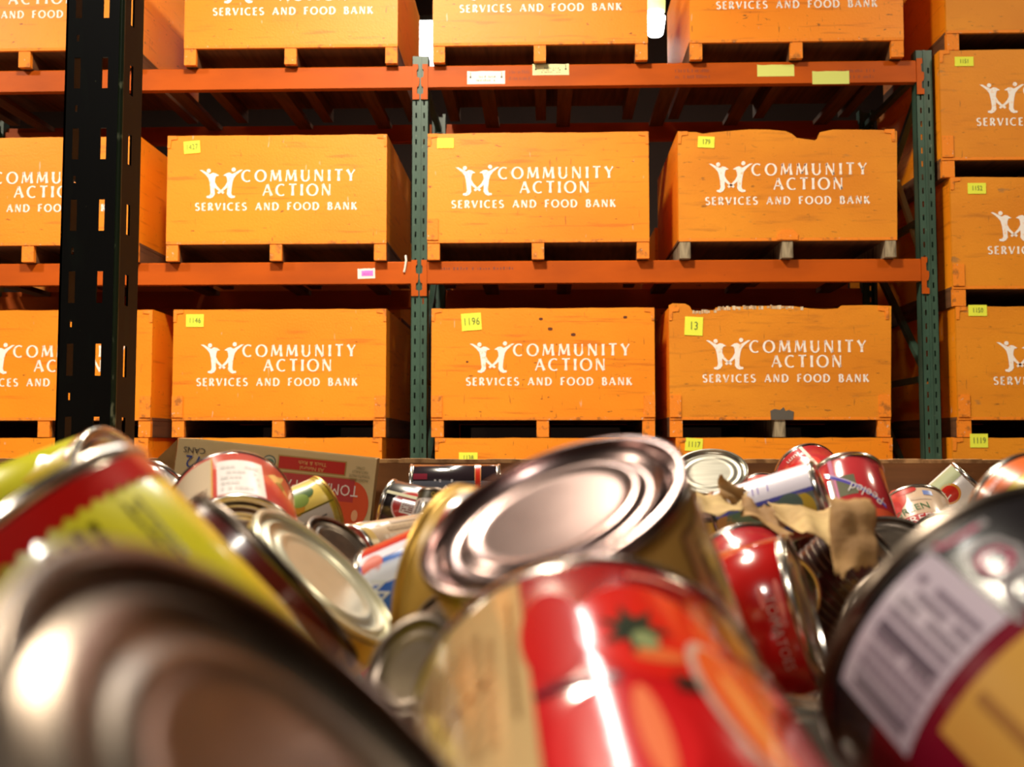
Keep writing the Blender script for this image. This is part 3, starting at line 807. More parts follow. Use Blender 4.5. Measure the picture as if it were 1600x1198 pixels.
POS = {
'A':(0.049,0.1,(-0.0220,0.1214,0.6239),(0.7175,-0.0202,0.6962)),
'B':(0.042,0.113,(-0.2031,0.4967,0.6404),(0.9409,-0.0916,0.3259)),
'C':(0.046,0.107,(-0.1568,0.3007,0.6396),(-0.6961,-0.0159,0.7178)),
'D':(0.049,0.1,(-0.1132,0.4359,0.6141),(0.6451,0.3848,0.6601)),
'E':(0.0515,0.115,(-0.1191,0.5669,0.5999),(0.6878,-0.0430,0.7246)),
'F':(0.0515,0.115,(-0.2639,0.8640,0.6175),(-0.3059,0.9084,0.2849)),
'G':(0.034,0.08,(-0.2225,1.0493,0.6084),(0.7515,0.5514,0.3622)),
'I':(0.034,0.08,(-0.3748,1.0130,0.6325),(0.4075,0.6123,0.6775)),
'J':(0.033,0.08,(-0.1738,1.1314,0.6023),(-0.9639,0.1590,0.2137)),
'J2':(0.034,0.05,(-0.0901,1.0029,0.6157),(0.2931,0.3615,0.8851)),
'K':(0.038,0.11,(-0.1634,1.2515,0.6107),(-0.9981,-0.0611,-0.0018)),
'L':(0.034,0.095,(-0.1622,0.8530,0.5714),(-0.6310,-0.7730,-0.0663)),
'L2':(0.027,0.06,(-0.1427,0.7213,0.6035),(0.5901,-0.2499,0.7677)),
'M':(0.038,0.105,(-0.1077,0.6846,0.5661),(-0.8981,0.1990,-0.3921)),
'N':(0.0565,0.11,(-0.0479,0.5273,0.5950),(-0.9072,0.4125,0.0831)),
'P':(0.047,0.08,(0.0018,0.3391,0.6500),(-0.3617,-0.3670,0.8570)),
'Q':(0.0515,0.119,(0.0135,0.2980,0.5902),(-0.0705,0.9705,0.2306)),
'R1':(0.02,0.02,(-0.0478,0.4141,0.5945),(-0.7630,-0.4169,0.4940)),
'R2':(0.019,0.010,(-0.0435,0.3300,0.6000),(-0.5395,-0.6610,0.5215)),
'S':(0.0425,0.042,(0.1398,0.5510,0.5831),(0.9141,-0.2910,0.2825)),
'T':(0.04,0.04,(0.1353,0.7113,0.5818),(-0.1288,0.9251,0.3571)),
'V':(0.0425,0.09,(0.1868,1.1652,0.6433),(-0.1200,-0.5600,0.8200)),
'W':(0.034,0.05,(0.2680,1.2853,0.6066),(-0.0292,0.9329,0.3589)),
'X':(0.03,0.09,(0.2302,0.8516,0.6302),(0.8940,-0.3232,0.3104)),
'Y':(0.038,0.085,(0.2981,1.1840,0.6393),(-0.1621,0.8980,0.4089)),
'Z':(0.034,0.1,(0.2830,0.9728,0.6431),(0.0096,0.6629,0.7487)),
'AA':(0.034,0.08,(0.2346,0.7333,0.6004),(0.6419,-0.3286,0.6928)),
'AB':(0.038,0.1,(0.4197,1.1852,0.5995),(0.0261,0.7621,0.6470)),
'AC':(0.03,0.1,(0.5105,1.2412,0.6312),(0.6672,-0.2753,0.6921)),
'AD':(0.04,0.1,(0.2901,0.6401,0.6289),(-0.2798,0.9093,0.3079)),
'AE':(0.0515,0.119,(0.1227,0.2949,0.6145),(-0.2874,0.8536,0.4344)),
'AF':(0.038,0.09,(0.1068,0.3961,0.5576),(0.1107,-0.2607,0.9591)),
}
# --- big lid close to the camera, lower left
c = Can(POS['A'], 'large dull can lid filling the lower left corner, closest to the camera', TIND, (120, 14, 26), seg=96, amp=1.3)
# --- yellow can at the far left
c = Can(POS['B'], 'yellow labelled can at the far left edge, end pointing up right', TIN, (222, 216, 28), seg=64)
c.lines(-1.2, .5, .08, .55, 12, (120, 120, 30), horiz=False, seed=5)
c.oval(-.15, .78, .018, .012, (140, 40, 34)); c.text('m', -.15, .78, .012, (230, 190, 170), sx=1.4)
c.shape(-.75, .86, [(.016*math.cos(i*.5236)*(1 if i % 2 else .6), .013*math.sin(i*.5236)*(1 if i % 2 else .6)) for i in range(12)], (226, 196, 30))
c.rect(-2, 2, .93, .955, (200, 120, 60), 1)
# --- blurred yellow can with the red border
c = Can(POS['C'], 'blurred yellow can with jagged red border lying left of the big lid', TIN, (204, 196, 24), seg=72)
c.rect(-3.1, 3.1, .885, .955, (196, 24, 18), 1, 'label_border')
c.zig(-3.1, 3.1, .89, .018, 60, (196, 24, 18), 2, .006)
c.lines(.05, .45, .50, .84, 4, (120, 114, 20), horiz=False, seed=2, fill=.9); c.lines(.62, .80, .60, .84, 3, (128, 120, 22), horiz=False, seed=5, fill=.8)
# --- dark red and gold can touching it
c = Can(POS['D'], 'dark red and gold can standing between the yellow can and the cream lid', TIND, (176, 142, 70), seg=72)
c.rect(-1.6, .9, .72, .955, (92, 26, 22), 1); c.rect(.1, .7, .35, .72, (96, 22, 18), 1); c.rect(-1.2, .05, .1, .7, (206, 180, 30), 1)
c.oval(-.1, .8, .010, .006, (200, 190, 180), 2)
# --- cream lid
c = Can(POS['E'], 'bright cream coloured ringed lid left of the centre', noisy('cream_tin', [((40, 40, 40), 3, .45, .7, (190, 184, 158), .6)], (206, 202, 178), rough=.3, metal=.45), (196, 170, 96), seg=80, amp=1.4)
# --- red and white tomato can
c = Can(POS['F'], 'red can with a white label panel in front of the tomato paste carton', TIN, (206, 74, 62), seg=64)
c.rect(-1.35, -.29, .08, .90, (208, 186, 158), 1); c.rect(-.29, -.265, .06, .92, (222, 170, 90), 2)
c.rect(-.20, .52, .07, .78, (232, 226, 226), 1)
c.lines(-.14, .44, .12, .68, 5, (206, 200, 200), seed=3, fill=.6); c.lines(-1.2, -.35, .12, .28, 3, (150, 128, 110), seed=4)
c.shape(.80, .60, [(-.010, .0), (-.004, .012), (.010, .030), (.004, .004), (.012, -.022), (.002, -.012)], (214, 190, 120)); c.shape(.82, .55, [(-.004, .0), (.003, .010), (.006, .0), (.003, -.010)], (120, 130, 70), 3)
# --- yellow fruit can
c = Can(POS['G'], 'small yellow can with green fruit picture before the tomato paste carton', GOLDTIN, (226, 196, 96), seg=56)
c.rect(-.10, 1.2, .05, .88, (200, 188, 176), 1); c.rect(-.14, -.09, .05, .95, (110, 96, 30), 2); c.rect(-2, 2, .90, .955, (176, 150, 40), 2)
c.rect(.18, .24, .40, .80, (110, 104, 100), 3, 'lettering'); c.lines(.3, .9, .2, .82, 5, (150, 140, 136), horiz=False, seed=8)
c.oval(-.72, .66, .008, .011, (84, 112, 66)); c.oval(-.52, .56, .008, .010, (138, 160, 76), 3); c.oval(-.34, .46, .009, .010, (214, 150, 50)); c.oval(-.62, .40, .007, .008, (226, 180, 70))
c.rect(-2.2, -1.25, .10, .90, (240, 226, 190), 1)  # pale band along the can's upper side is a painted highlight
# --- white can behind the yellow one
c = Can(POS['I'], 'small white and red can between the yellow can and the carton', TIN, (236, 230, 228), seg=48)
c.rect(.15, 1.4, .1, .93, (206, 70, 56), 1); c.lines(.2, 1.2, .5, .9, 4, (236, 190, 150), seed=9)
# --- small dark can with the red oval
c = Can(POS['J'], 'small dark can with red and white oval label at the far rim', TIN, (34, 28, 30), seg=48)
c.oval(.20, .56, .020, .022, (232, 200, 196), 1); c.oval(.20, .56, .018, .020, (200, 56, 50), 2); c.rect(-.05, .42, .42, .70, (232, 222, 216), 3); c.lines(0, .4, .44, .68, 6, (150, 80, 76), layer=4, horiz=False, seed=2)
c.rect(.50, .62, .05, .95, (244, 240, 206), 4, 'panel_or_highlight'); c.rect(-1.6, 1.6, .02, .22, (226, 200, 190), 1)  # first strip is a highlight painted along the can, then a pale end band
# --- grey can tucked behind
c = Can(POS['J2'], 'small grey printed can tucked behind the gold can', TIND, (170, 160, 156), seg=48)
c.rect(-1.6, 1.6, .78, .95, (60, 52, 30), 1); c.text('OG', -.55, .86, .006, (200, 170, 60)); c.lines(-1.2, .6, .1, .74, 10, (120, 112, 110), horiz=False, seed=6)
# --- black can on its side at the far rim
c = Can(POS['K'], 'black can lying on its side along the far rim', TIN, (44, 34, 40), seg=56, gloss=.14, coat=1)
c.rect(-3.1, 3.1, .215, .285, (222, 150, 96), 1); c.rect(-3.1, 3.1, .225, .275, (206, 50, 30), 2)
c.rect(.52, .75, .80, .95, (130, 40, 56), 1); c.rect(-1.2, .46, .04, .95, (104, 108, 122), 1); c.text('Ml', .30, .62, .026, (226, 226, 232), rot=PI/2)
# --- peach label can lying down, and its barcode neighbour
c = Can(POS['L'], 'can with peach label lying under the small dark can', TIN, (206, 180, 150), seg=48)
c.rect(-3.1, 3.1, .88, .955, (196, 164, 96), 1); c.lines(-1.2, 1.2, .1, .8, 9, (186, 160, 132), horiz=False, seed=7)
c = Can(POS['L2'], 'narrow can with dull lid and barcode label beside the cream lid', TIND, (222, 212, 196), seg=48)
for k in range(16): c.rect(-1.2+k*.13, -1.2+k*.13+.03+.05*(k % 3 == 0), .55, .92, (90, 84, 80) if k % 4 else (206, 150, 80), 1, 'barcode')
# --- red white and blue can
c = Can(POS['M'], 'red, white and blue can wedged between cream lid and gold can', TIN, (36, 104, 206), seg=56)
c.rect(1.02, 3.1, .05, .95, (196, 38, 32), 1); c.rect(.80, 1.02, .05, .95, (238, 230, 246), 1); c.oval(.72, .86, .008, .008, (222, 110, 96), 2)
c.oval(.48, .76, .007, .020, (226, 234, 252), 2); c.rect(.60, .66, .5, .8, (206, 216, 246), 2); c.text('W', .22, .82, .016, (214, 226, 236), rot=0); c.text('M', .18, .66, .016, (214, 226, 236), rot=0, sx=.8)
# --- gold can behind the centre lid
c = Can(POS['N'], 'gold lacquered can on edge behind the large centre lid', GOLDTIN, noisy('gold_label', [((30, 30, 30), 5, .45, .68, (146, 108, 36), .8)], (190, 148, 60), rough=.4), seg=80)
c.rect(.30, 1.3, .880, .900, (184, 44, 38), 1); c.rect(.30, 1.7, .1, .880, (160, 152, 154), 1); c.oval(1.15, .90, .006, .004, (226, 184, 60), 2)
# --- the large centre lid
c = Can(POS['P'], 'large can with ringed pinkish lid tilted up in the centre', noisy('pinkish_tin', [((30, 30, 30), 4, .45, .7, (118, 96, 94), .7)], (148, 126, 124), rough=.24, metal=1), (178, 134, 66), seg=96, amp=1.5)
c.rect(.80, 1.6, .1, .84, (190, 146, 92), 1); c.rect(.78, .82, .1, .86, (100, 68, 36), 2); c.rect(.80, 1.7, .84, .87, (100, 68, 36), 2)
c.lines(.92, 1.4, .45, .76, 4, (96, 60, 44), seed=3, horiz=False); c.rect(-.9, -.84, .05, .95, (206, 178, 120), 1)
V, Fs = text2d('G:', .011); V2, Fs2 = text2d('0 I', .010)
stamp = MB().add([(-a-.004, -b-.008, c.h-.0027) for a, b in V], Fs).add([(-a-.004, -b+.004, c.h-.0027) for a, b in V2], Fs2)
st = stamp.build('date_stamp', plain((100, 92, 140), .5), c.o, fix=False); st.rotation_euler.z = .9
# --- tomato can in front
c = Can(POS['Q'], 'glossy red can with whole and halved tomatoes pictured, front centre', TIN, (196, 24, 28), seg=96, gloss=.16, coat=1)
c.rect(-1.75, -.21, .04, .955, (188, 158, 112), 1)
c.lines(-1.0, -.36, .30, .80, 8, (168, 134, 92), seed=2, horiz=False, fill=.9); c.rect(-.72, -.38, .505, .53, (104, 68, 38), 3, 'rule', sl=.10); c.lines(-.30, -.26, .35, .85, 1, (130, 100, 64), seed=4, horiz=False, fill=1)
c.oval(.36, .60, .0165, .026, (214, 34, 24), 2); c.oval(-.08, .62, .008, .024, (190, 22, 26), 2)
c.shape(.29, .58, [(.0090*math.cos(i*PI/7)*(1 if i % 2 == 0 else .45), .0150*math.sin(i*PI/7)*(1 if i % 2 == 0 else .45)) for i in range(14)], (44, 54, 42), 4)
c.oval(.32, .53, .0030, .0050, (140, 150, 104), 5); c.oval(.36, .47, .0060, .0035, (226, 110, 60), 4)
c.rect(-.20, .16, .375, .405, (92, 14, 36), 3); c.rect(.38, .56, .34, .40, (62, 34, 30), 3)
c.oval(.64, .32, .0078, .030, (196, 166, 156), 3, rot=.12); c.oval(.655, .32, .0066, .027, (216, 74, 26), 4, rot=.12); c.oval(.66, .28, .0022, .020, (236, 146, 76), 5, rot=.12)
c.oval(.10, .18, .014, .022, (200, 30, 34), 2); c.oval(.22, .20, .0028, .018, (230, 120, 80), 3); c.oval(.85, .2, .010, .03, (196, 60, 34), 2)
c.rect(.80, 1.6, .62, .90, (132, 84, 40), 1)
c.lines(.36, .70, .865, .905, 1, (226, 140, 130), seed=6, fill=.95)
# --- small pieces left of the tomato can
c = Can(POS['R1'], 'small can with yellow label wedged left of the tomato can', TIND, (222, 206, 60), seg=40)
c.rect(-.5, -.44, .1, .9, (120, 100, 30), 1)
c = Can(POS['R2'], 'small round tin tucked low beside the tomato can', TIND, None, seg=48, amp=1.2)
# --- right of the centre
c = Can(POS['S'], 'short red can standing on edge right of the centre lid', TIN, (176, 20, 18), seg=72, gloss=.2, coat=1)
c.text('TOMATOES', .18, .68, .0075, (196, 150, 140), rot=0, sx=1.0)
for k, (t, z, a) in enumerate(((-.22, .80, .011), (-.28, .60, .006), (-.18, .24, .008))): c.oval(t, z, a, .0018, (214, 106, 96), 2)
c = Can(POS['T'], 'red can half hidden under torn paper behind the short red can', TIN, (176, 30, 40), seg=56)
c.rect(.12, .22, .1, .93, (206, 190, 170), 2)
c = Can(POS['V'], 'upright can with brilliant brushed lid at the far rim', TINB, (214, 206, 190), seg=64, amp=.35)
c = Can(POS['W'], 'small pink can low against the far panel beside the brilliant lid', TIN, (206, 96, 90), seg=48)
c = Can(POS['X'], 'blue and white can with vegetable picture lying beside the torn paper', TIN, (120, 126, 118), seg=56)
c.rect(-2.4, -.34, .05, .95, (232, 226, 242), 1); c.rect(-.34, -.22, .05, .95, (84, 84, 176), 2)
c.text('I  11  l', -.72, .45, .011, (120, 100, 190), rot=-PI/2, sx=.8)
c.oval(.15, .82, .012, .010, (214, 180, 60)); c.oval(.25, .55, .012, .014, (176, 130, 90)); c.oval(.0, .3, .012, .016, (96, 120, 90)); c.oval(-.02, .72, .009, .010, (100, 120, 110), 3); c.oval(.1, .12, .01, .01, (190, 130, 70)); c.oval(.3, .4, .010, .012, (90, 110, 70))
c.rect(.55, .80, .2, .95, (84, 92, 180), 3, sl=-.5); c.rect(.80, 1.6, .05, .95, (196, 34, 40), 3)
c = Can(POS['Y'], 'red can with white lettering round its rim at the far rim', TIN, (196, 44, 52), seg=56)
c.text('Plum', .12, .80, .012, (236, 214, 206), rot=PI); c.rect(.38, .48, .1, .955, (240, 228, 206), 2); c.rect(-.62, -.48, .1, .8, (232, 226, 226), 2); c.oval(-.25, .55, .016, .014, (226, 40, 36), 2); c.oval(.2, .52, .016, .014, (232, 60, 46), 2)
c = Can(POS['Z'], 'tall glossy red can lettered Peeled upside down by the torn strip', TIN, (186, 52, 58), seg=64, gloss=.2, coat=1)
c.rect(-.42, -.30, .05, .955, (220, 140, 176), 1); c.rect(-.6, .9, .80, .835, (100, 90, 186), 2, sl=-.28); c.rect(-.6, .9, .835, .85, (206, 190, 226), 2, sl=-.28); c.rect(-.55, .20, .52, .74, (120, 120, 98), 1)
c.text('Peeled', .42, .53, .015, (232, 226, 222), rot=PI-.55, sx=.8); c.rect(-3, 3, .05, .36, (206, 84, 50), 1); c.rect(-.6, .2, .36, .385, (226, 206, 180), 2)
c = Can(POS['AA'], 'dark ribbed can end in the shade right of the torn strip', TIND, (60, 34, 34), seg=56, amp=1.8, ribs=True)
c = Can(POS['AB'], 'can with tomatoes, green letters and white stripe near the right rim', TIN, (206, 176, 150), seg=64)
c.oval(-.42, .86, .013, .016, (220, 72, 58), 1); c.oval(-.05, .93, .012, .005, (206, 66, 58), 2); c.oval(-.55, .74, .010, .012, (206, 60, 56), 2); c.rect(.42, .70, .83, .90, (120, 140, 206), 2); c.rect(.0, .6, .76, .80, (216, 190, 166), 2)
c.text('GREEN', -.06, .64, .013, (60, 116, 74), rot=.12, sx=1.0); c.rect(-1.0, 1.0, .40, .55, (190, 34, 44), 1); c.text('FREE', .02, .48, .014, (240, 226, 222), rot=.05, sx=1.1)
c = Can(POS['AC'], 'white can with round red emblem leaning on the far rim at right', TIN, (232, 224, 222), seg=56)
c.oval(-.16, .70, .012, .013, (222, 146, 50), 1); c.oval(-.16, .70, .010, .010, (200, 38, 20), 2); c.text('V', -.10, .64, .014, (240, 236, 230), rot=.6); c.rect(-1.2, -.42, .2, .95, (170, 176, 140), 1)
c = Can(POS['AD'], 'orange and yellow can at the right edge behind the black can', TIN, (222, 186, 40), seg=64)
c.rect(-3.1, 3.1, .80, .955, (226, 110, 50), 1); c.lines(-.1, .5, .86, .93, 1, (240, 170, 160), seed=3, fill=1); c.oval(-.2, .5, .02, .02, (232, 206, 70), 2)
# --- black can in the right foreground
c = Can(POS['AE'], 'large black labelled can with white nutrition panel, right foreground', TIND, (22, 18, 22), seg=96, gloss=.24, coat=0.0)
c.rect(-.66, .17, .69, .93, (186, 174, 190), 2)
c.lines(-.56, .08, .71, .90, 9, (116, 102, 118), layer=3, horiz=False, seed=7, fill=.97); c.rect(-.60, -.56, .72, .89, (92, 78, 90), 4, 'rule'); c.rect(-.28, -.24, .72, .90, (84, 72, 86), 4, 'rule')
for k, (ch, cc) in enumerate((('J', (190, 80, 116)), ('O', (190, 72, 108)), ('Q', (130, 126, 130)))):
    c.text(ch, .335, .92-.10*k, .019, (150, 144, 148), rot=-PI/2, sx=1.1, layer=3); c.text(ch, .325, .915-.10*k, .013, cc, rot=-PI/2, sx=.9, layer=6)
c.rect(-1.6, -.66, .03, .80, (104, 12, 22), 1); c.rect(-.66, .4, .0, .69, (110, 8, 34), 1); c.rect(-.42, .5, .0, .645, (190, 144, 66), 3); c.rect(-.2, -.14, .3, .62, (150, 104, 50), 4)
c = Can(POS['AF'], 'red can standing upright low between the tomato can and black can', TIN, (190, 36, 30), seg=56)
c.rect(-.2, .1, .1, .9, (214, 120, 100), 1)
# --- cans buried lower in the heap
FILL = [
(0.038,0.11,(0.1676,0.5111,0.5747),(-0.513,0.857,0.054)),
(0.034,0.08,(-0.4794,0.9113,0.5738),(0.450,-0.890,-0.070)),
(0.034,0.08,(0.4287,0.7325,0.5899),(-0.302,0.390,0.870)),
(0.034,0.08,(-0.2976,0.3561,0.5953),(-0.581,0.776,0.243)),
(0.038,0.11,(-0.4030,0.6360,0.5760),(-0.582,0.807,0.106)),
(0.038,0.11,(-0.4719,0.7717,0.5786),(0.450,0.466,0.762)),
(0.038,0.11,(0.4748,1.0355,0.5921),(-0.139,0.665,0.733)),
(0.0415,0.1,(-0.0213,1.1484,0.5795),(0.736,-0.292,0.610)),
(0.0415,0.1,(0.2578,0.3412,0.5906),(0.338,0.188,0.922)),
(0.038,0.11,(-0.3145,0.6715,0.5788),(-0.580,0.335,0.743)),
(0.038,0.11,(-0.0552,0.9581,0.5726),(-0.983,-0.092,0.156)),
(0.038,0.11,(0.0745,0.8356,0.5891),(0.862,-0.506,0.041)),
(0.038,0.11,(-0.3612,0.8028,0.5859),(0.435,0.898,-0.070)),
(0.038,0.11,(0.3934,1.0046,0.5836),(0.265,0.668,0.695)),
(0.034,0.08,(0.0482,1.0721,0.5704),(-0.885,-0.353,0.304)),
(0.038,0.11,(0.1384,0.9820,0.5987),(-0.045,0.160,0.986)),
(0.034,0.08,(0.2515,1.0965,0.5728),(0.917,0.220,0.332)),
(0.0415,0.1,(0.3591,0.6513,0.5706),(-0.448,0.581,0.680)),
(0.038,0.11,(0.2713,0.8225,0.5913),(-0.160,-0.565,0.810)),
(0.0415,0.1,(-0.2399,0.9355,0.5813),(0.968,0.093,0.232)),
(0.0415,0.1,(0.5455,0.8584,0.5895),(0.776,0.382,0.502)),
(0.038,0.11,(0.3869,0.8374,0.5812),(0.584,0.786,0.202)),
(0.034,0.08,(-0.4712,0.6831,0.5704),(0.702,0.554,0.449)),
(0.038,0.11,(-0.5198,0.8437,0.5923),(0.893,-0.225,0.391)),
(0.038,0.11,(0.3450,0.4388,0.5833),(0.794,-0.607,-0.020)),
(0.0415,0.1,(0.5488,1.1089,0.5808),(-0.126,-0.784,0.608)),
(0.038,0.11,(-0.1908,1.0291,0.5721),(-0.433,0.501,0.749)),
(0.034,0.08,(-0.0482,1.0374,0.5821),(-0.979,-0.033,0.202)),
(0.038,0.11,(-0.5289,1.1774,0.5728),(0.904,-0.248,0.347)),
(0.034,0.08,(0.3367,1.0434,0.5838),(0.929,0.212,0.304)),
(0.034,0.08,(-0.4257,0.9048,0.5733),(-0.739,0.666,0.100)),
(0.034,0.08,(-0.3720,0.4702,0.5824),(0.794,-0.587,0.160)),
(0.034,0.08,(-0.5100,1.0230,0.5717),(0.990,-0.129,-0.060)),
(0.034,0.08,(0.2515,1.1875,0.5768),(-0.612,0.326,0.720)),
(0.034,0.08,(0.3350,0.6833,0.5413),(0.815,-0.288,0.503)),
(0.038,0.11,(-0.3103,0.7737,0.5315),(0.864,0.369,0.343)),
(0.038,0.11,(0.1265,0.7941,0.5540),(-0.215,-0.169,0.962)),
(0.034,0.08,(-0.1910,0.3476,0.5321),(0.430,0.726,0.536)),
(0.0415,0.1,(0.5400,0.9539,0.5338),(-0.857,0.428,0.287)),
(0.034,0.08,(0.3166,0.5453,0.5484),(-0.307,0.243,0.920)),
(0.038,0.11,(0.2498,0.4113,0.5306),(-0.758,-0.337,0.558)),
(0.0415,0.1,(-0.0920,0.7804,0.5412),(-0.939,0.184,0.291)),
(0.038,0.11,(-0.4679,0.8726,0.5342),(-0.222,0.386,0.895)),
(0.038,0.11,(0.0486,0.5738,0.5423),(0.198,-0.531,0.824)),
(0.038,0.11,(0.2035,0.9372,0.5409),(0.017,0.998,0.054)),
(0.0415,0.1,(0.1810,0.5910,0.5341),(-0.684,-0.418,0.598)),
(0.034,0.08,(-0.3385,0.9921,0.5374),(0.682,-0.731,0.027)),
(0.034,0.08,(0.0647,1.1848,0.5463),(-0.793,0.200,0.575)),
(0.0415,0.1,(-0.5391,1.1133,0.5371),(-0.086,0.518,0.851)),
(0.038,0.11,(0.3255,1.0785,0.5347),(-0.595,-0.241,0.767)),
(0.034,0.08,(-0.1658,0.6614,0.5505),(-0.434,0.092,0.896)),
(0.034,0.08,(0.5182,0.7487,0.5537),(-0.778,0.622,0.094)),
(0.034,0.08,(-0.0891,0.8711,0.5332),(-0.646,-0.188,0.740)),
(0.0415,0.1,(-0.1154,1.0312,0.5371),(-0.593,-0.633,0.497)),
(0.034,0.08,(0.4652,1.1881,0.5336),(-0.431,-0.456,0.779)),
(0.034,0.08,(0.0647,0.6777,0.5471),(0.375,-0.417,0.828)),
(0.038,0.11,(-0.4664,0.9460,0.5339),(-0.826,-0.171,0.538)),
(0.0415,0.1,(-0.0540,0.4575,0.5426),(0.472,0.365,0.803)),
(0.034,0.08,(0.0980,0.9218,0.5334),(0.609,0.757,0.235)),
(0.038,0.11,(0.4639,0.6370,0.5580),(-0.973,0.088,0.215)),
(0.038,0.11,(-0.1845,0.8016,0.5373),(-0.571,0.426,0.702)),
(0.0415,0.1,(-0.4378,0.5813,0.5383),(0.568,0.822,-0.048)),
(0.038,0.11,(-0.3186,0.4993,0.5305),(0.110,-0.444,0.889)),
(0.034,0.08,(-0.0290,0.5666,0.5366),(0.674,-0.661,0.330)),
(0.034,0.08,(0.0623,0.3384,0.4908),(-0.485,0.867,-0.117)),
(0.0415,0.1,(-0.2231,0.8904,0.4995),(-0.269,0.639,0.721)),
(0.0415,0.1,(0.3872,0.5039,0.4950),(-0.934,0.337,0.120)),
(0.038,0.11,(0.0062,1.1715,0.4943),(-0.800,0.253,0.544)),
(0.038,0.11,(-0.3804,0.4812,0.4985),(0.666,0.679,0.308)),
(0.0415,0.1,(-0.3148,1.0247,0.5105),(-0.860,0.174,0.480)),
(0.034,0.08,(0.3086,0.7894,0.5140),(0.415,0.229,0.880)),
(0.038,0.11,(-0.3932,0.6284,0.5014),(0.837,-0.157,0.525)),
(0.034,0.08,(0.2134,1.1948,0.5187),(-0.681,-0.212,0.701)),
(0.034,0.08,(0.4233,0.7853,0.5020),(-0.150,-0.903,0.403)),
(0.038,0.11,(0.1694,0.6916,0.4937),(0.079,-0.387,0.919)),
(0.034,0.08,(-0.2371,0.7486,0.4909),(0.572,0.690,0.444)),
(0.038,0.11,(0.1495,0.5261,0.4924),(0.435,-0.505,0.745)),
(0.034,0.08,(-0.2989,0.3716,0.4904),(0.677,0.348,0.649)),
(0.0415,0.1,(0.0577,1.0324,0.5192),(0.143,0.185,0.972)),
(0.038,0.11,(-0.1193,0.3129,0.4933),(-0.886,-0.094,0.454)),
(0.034,0.08,(0.4576,1.0655,0.4991),(-0.827,-0.540,-0.159)),
(0.038,0.11,(-0.3512,0.8215,0.4926),(0.003,-0.613,0.790)),
(0.0415,0.1,(-0.5126,0.9569,0.4997),(0.415,0.527,0.741)),
(0.0415,0.1,(0.4819,0.6846,0.4903),(-0.573,0.527,0.628)),
(0.034,0.08,(0.0070,0.9906,0.4903),(0.970,0.175,0.169)),
(0.038,0.11,(0.2213,1.1569,0.4951),(0.048,0.976,0.214)),
(0.034,0.08,(0.1824,0.3843,0.5112),(-0.000,-0.972,0.235)),
(0.0415,0.1,(0.2176,0.9770,0.4902),(-0.560,-0.458,0.690)),
(0.034,0.08,(0.5462,0.7948,0.4918),(-0.615,-0.789,0.018)),
(0.0415,0.1,(0.5440,1.0420,0.4964),(-0.617,0.396,0.680)),
(0.034,0.08,(0.2097,0.5281,0.4930),(-0.762,0.643,0.071)),
(0.038,0.11,(-0.2652,0.5605,0.4918),(-0.671,-0.135,0.729)),
(0.038,0.11,(0.1271,0.6171,0.4933),(0.277,-0.597,0.753))
]
WR = [(190, 40, 36), (226, 214, 190), (60, 96, 60), (206, 160, 60), (150, 30, 40), (206, 120, 60)]
_fm = {}
for i, (R, h, cpos, n) in enumerate(FILL):
    key = (R, h, i % 6)
    if key not in _fm:
        mb = MB(); rb = R-.0013
        mb.lathe([(R-.003, .0006), (R-.0008, 0), (R, .001), (R, .003), (rb, .0045)], 36, 0)
        mb.lathe([(rb, .0045), (rb+.0003, .005), (rb+.0003, h-.005), (rb, h-.0045)], 36, 1)
        mb.lathe([(rb, h-.0045), (R, h-.003), (R, h-.001), (R-.0008, h), (R-.003, h-.0006)], 36, 0)
        mb.lathe(lid_profile(R, h, 1), 36, 0); mb.lathe(lid_profile(R, h, -1), 36, 0)
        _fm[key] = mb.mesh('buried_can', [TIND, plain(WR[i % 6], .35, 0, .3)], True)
    Z = Vector(n).normalized(); base = Vector(cpos)-Z*h
    o = put('buried_can', _fm[key])
    o.matrix_world = Matrix.Translation(base) @ Z.to_track_quat('Z', 'Y').to_matrix().to_4x4()
    tag(o, 'tin can buried in shadow under the top layer of cans', 'can', 'cans buried under the top layer')

# ------------------------------------------------------------------ tomato paste carton, upside down
D0 = 1.16
pA, pB = at(279, 684, D0), at(589, 717, D0+.02)
X = (pB-pA); Wb = X.length; X.normalize()
Yv = Vector((-X.y, X.x, 0)).normalized(); Zv = X.cross(Yv).normalized()
HB, DB = .16, .105
bxo = empty('tomato_paste_carton')
org = pA - Zv*HB
bxo.matrix_world = Matrix(((X.x, Yv.x, Zv.x, org.x), (X.y, Yv.y, Zv.y, org.y), (X.z, Yv.z, Zv.z, org.z), (0, 0, 0, 1)))
tag(bxo, 'tan tomato paste carton standing upside down against the far panel', 'carton')
MB().box(0, Wb, 0, .003, 0, HB).build('front_face', CARDB, bxo)
MB().box(0, Wb, DB-.003, DB, 0, HB).build('back_face', CARDB, bxo)
MB().box(0, .003, .003, DB-.003, 0, HB).build('end_face', CARDB, bxo)
MB().box(Wb-.003, Wb, .003, DB-.003, 0, HB).build('end_face', KRAFTD, bxo)
MB().box(.003, Wb-.003, .003, DB-.003, 0, .003).build('bottom_face', CARDB, bxo)
MB().add([(-.001, .0, HB-.002), (-.022, -.010, HB-.030), (-.024, -.012, HB-.075), (-.001, 0, HB-.09),
          (-.001, .002, HB-.002), (-.022, -.008, HB-.030), (-.024, -.010, HB-.075), (-.001, .002, HB-.09)],
         [(0, 1, 2, 3), (7, 6, 5, 4), (0, 4, 5, 1), (1, 5, 6, 2), (2, 6, 7, 3), (3, 7, 4, 0)]).build('torn_flap', KRAFTD, bxo)
q = Wb/308.0   # metres per picture pixel on the face
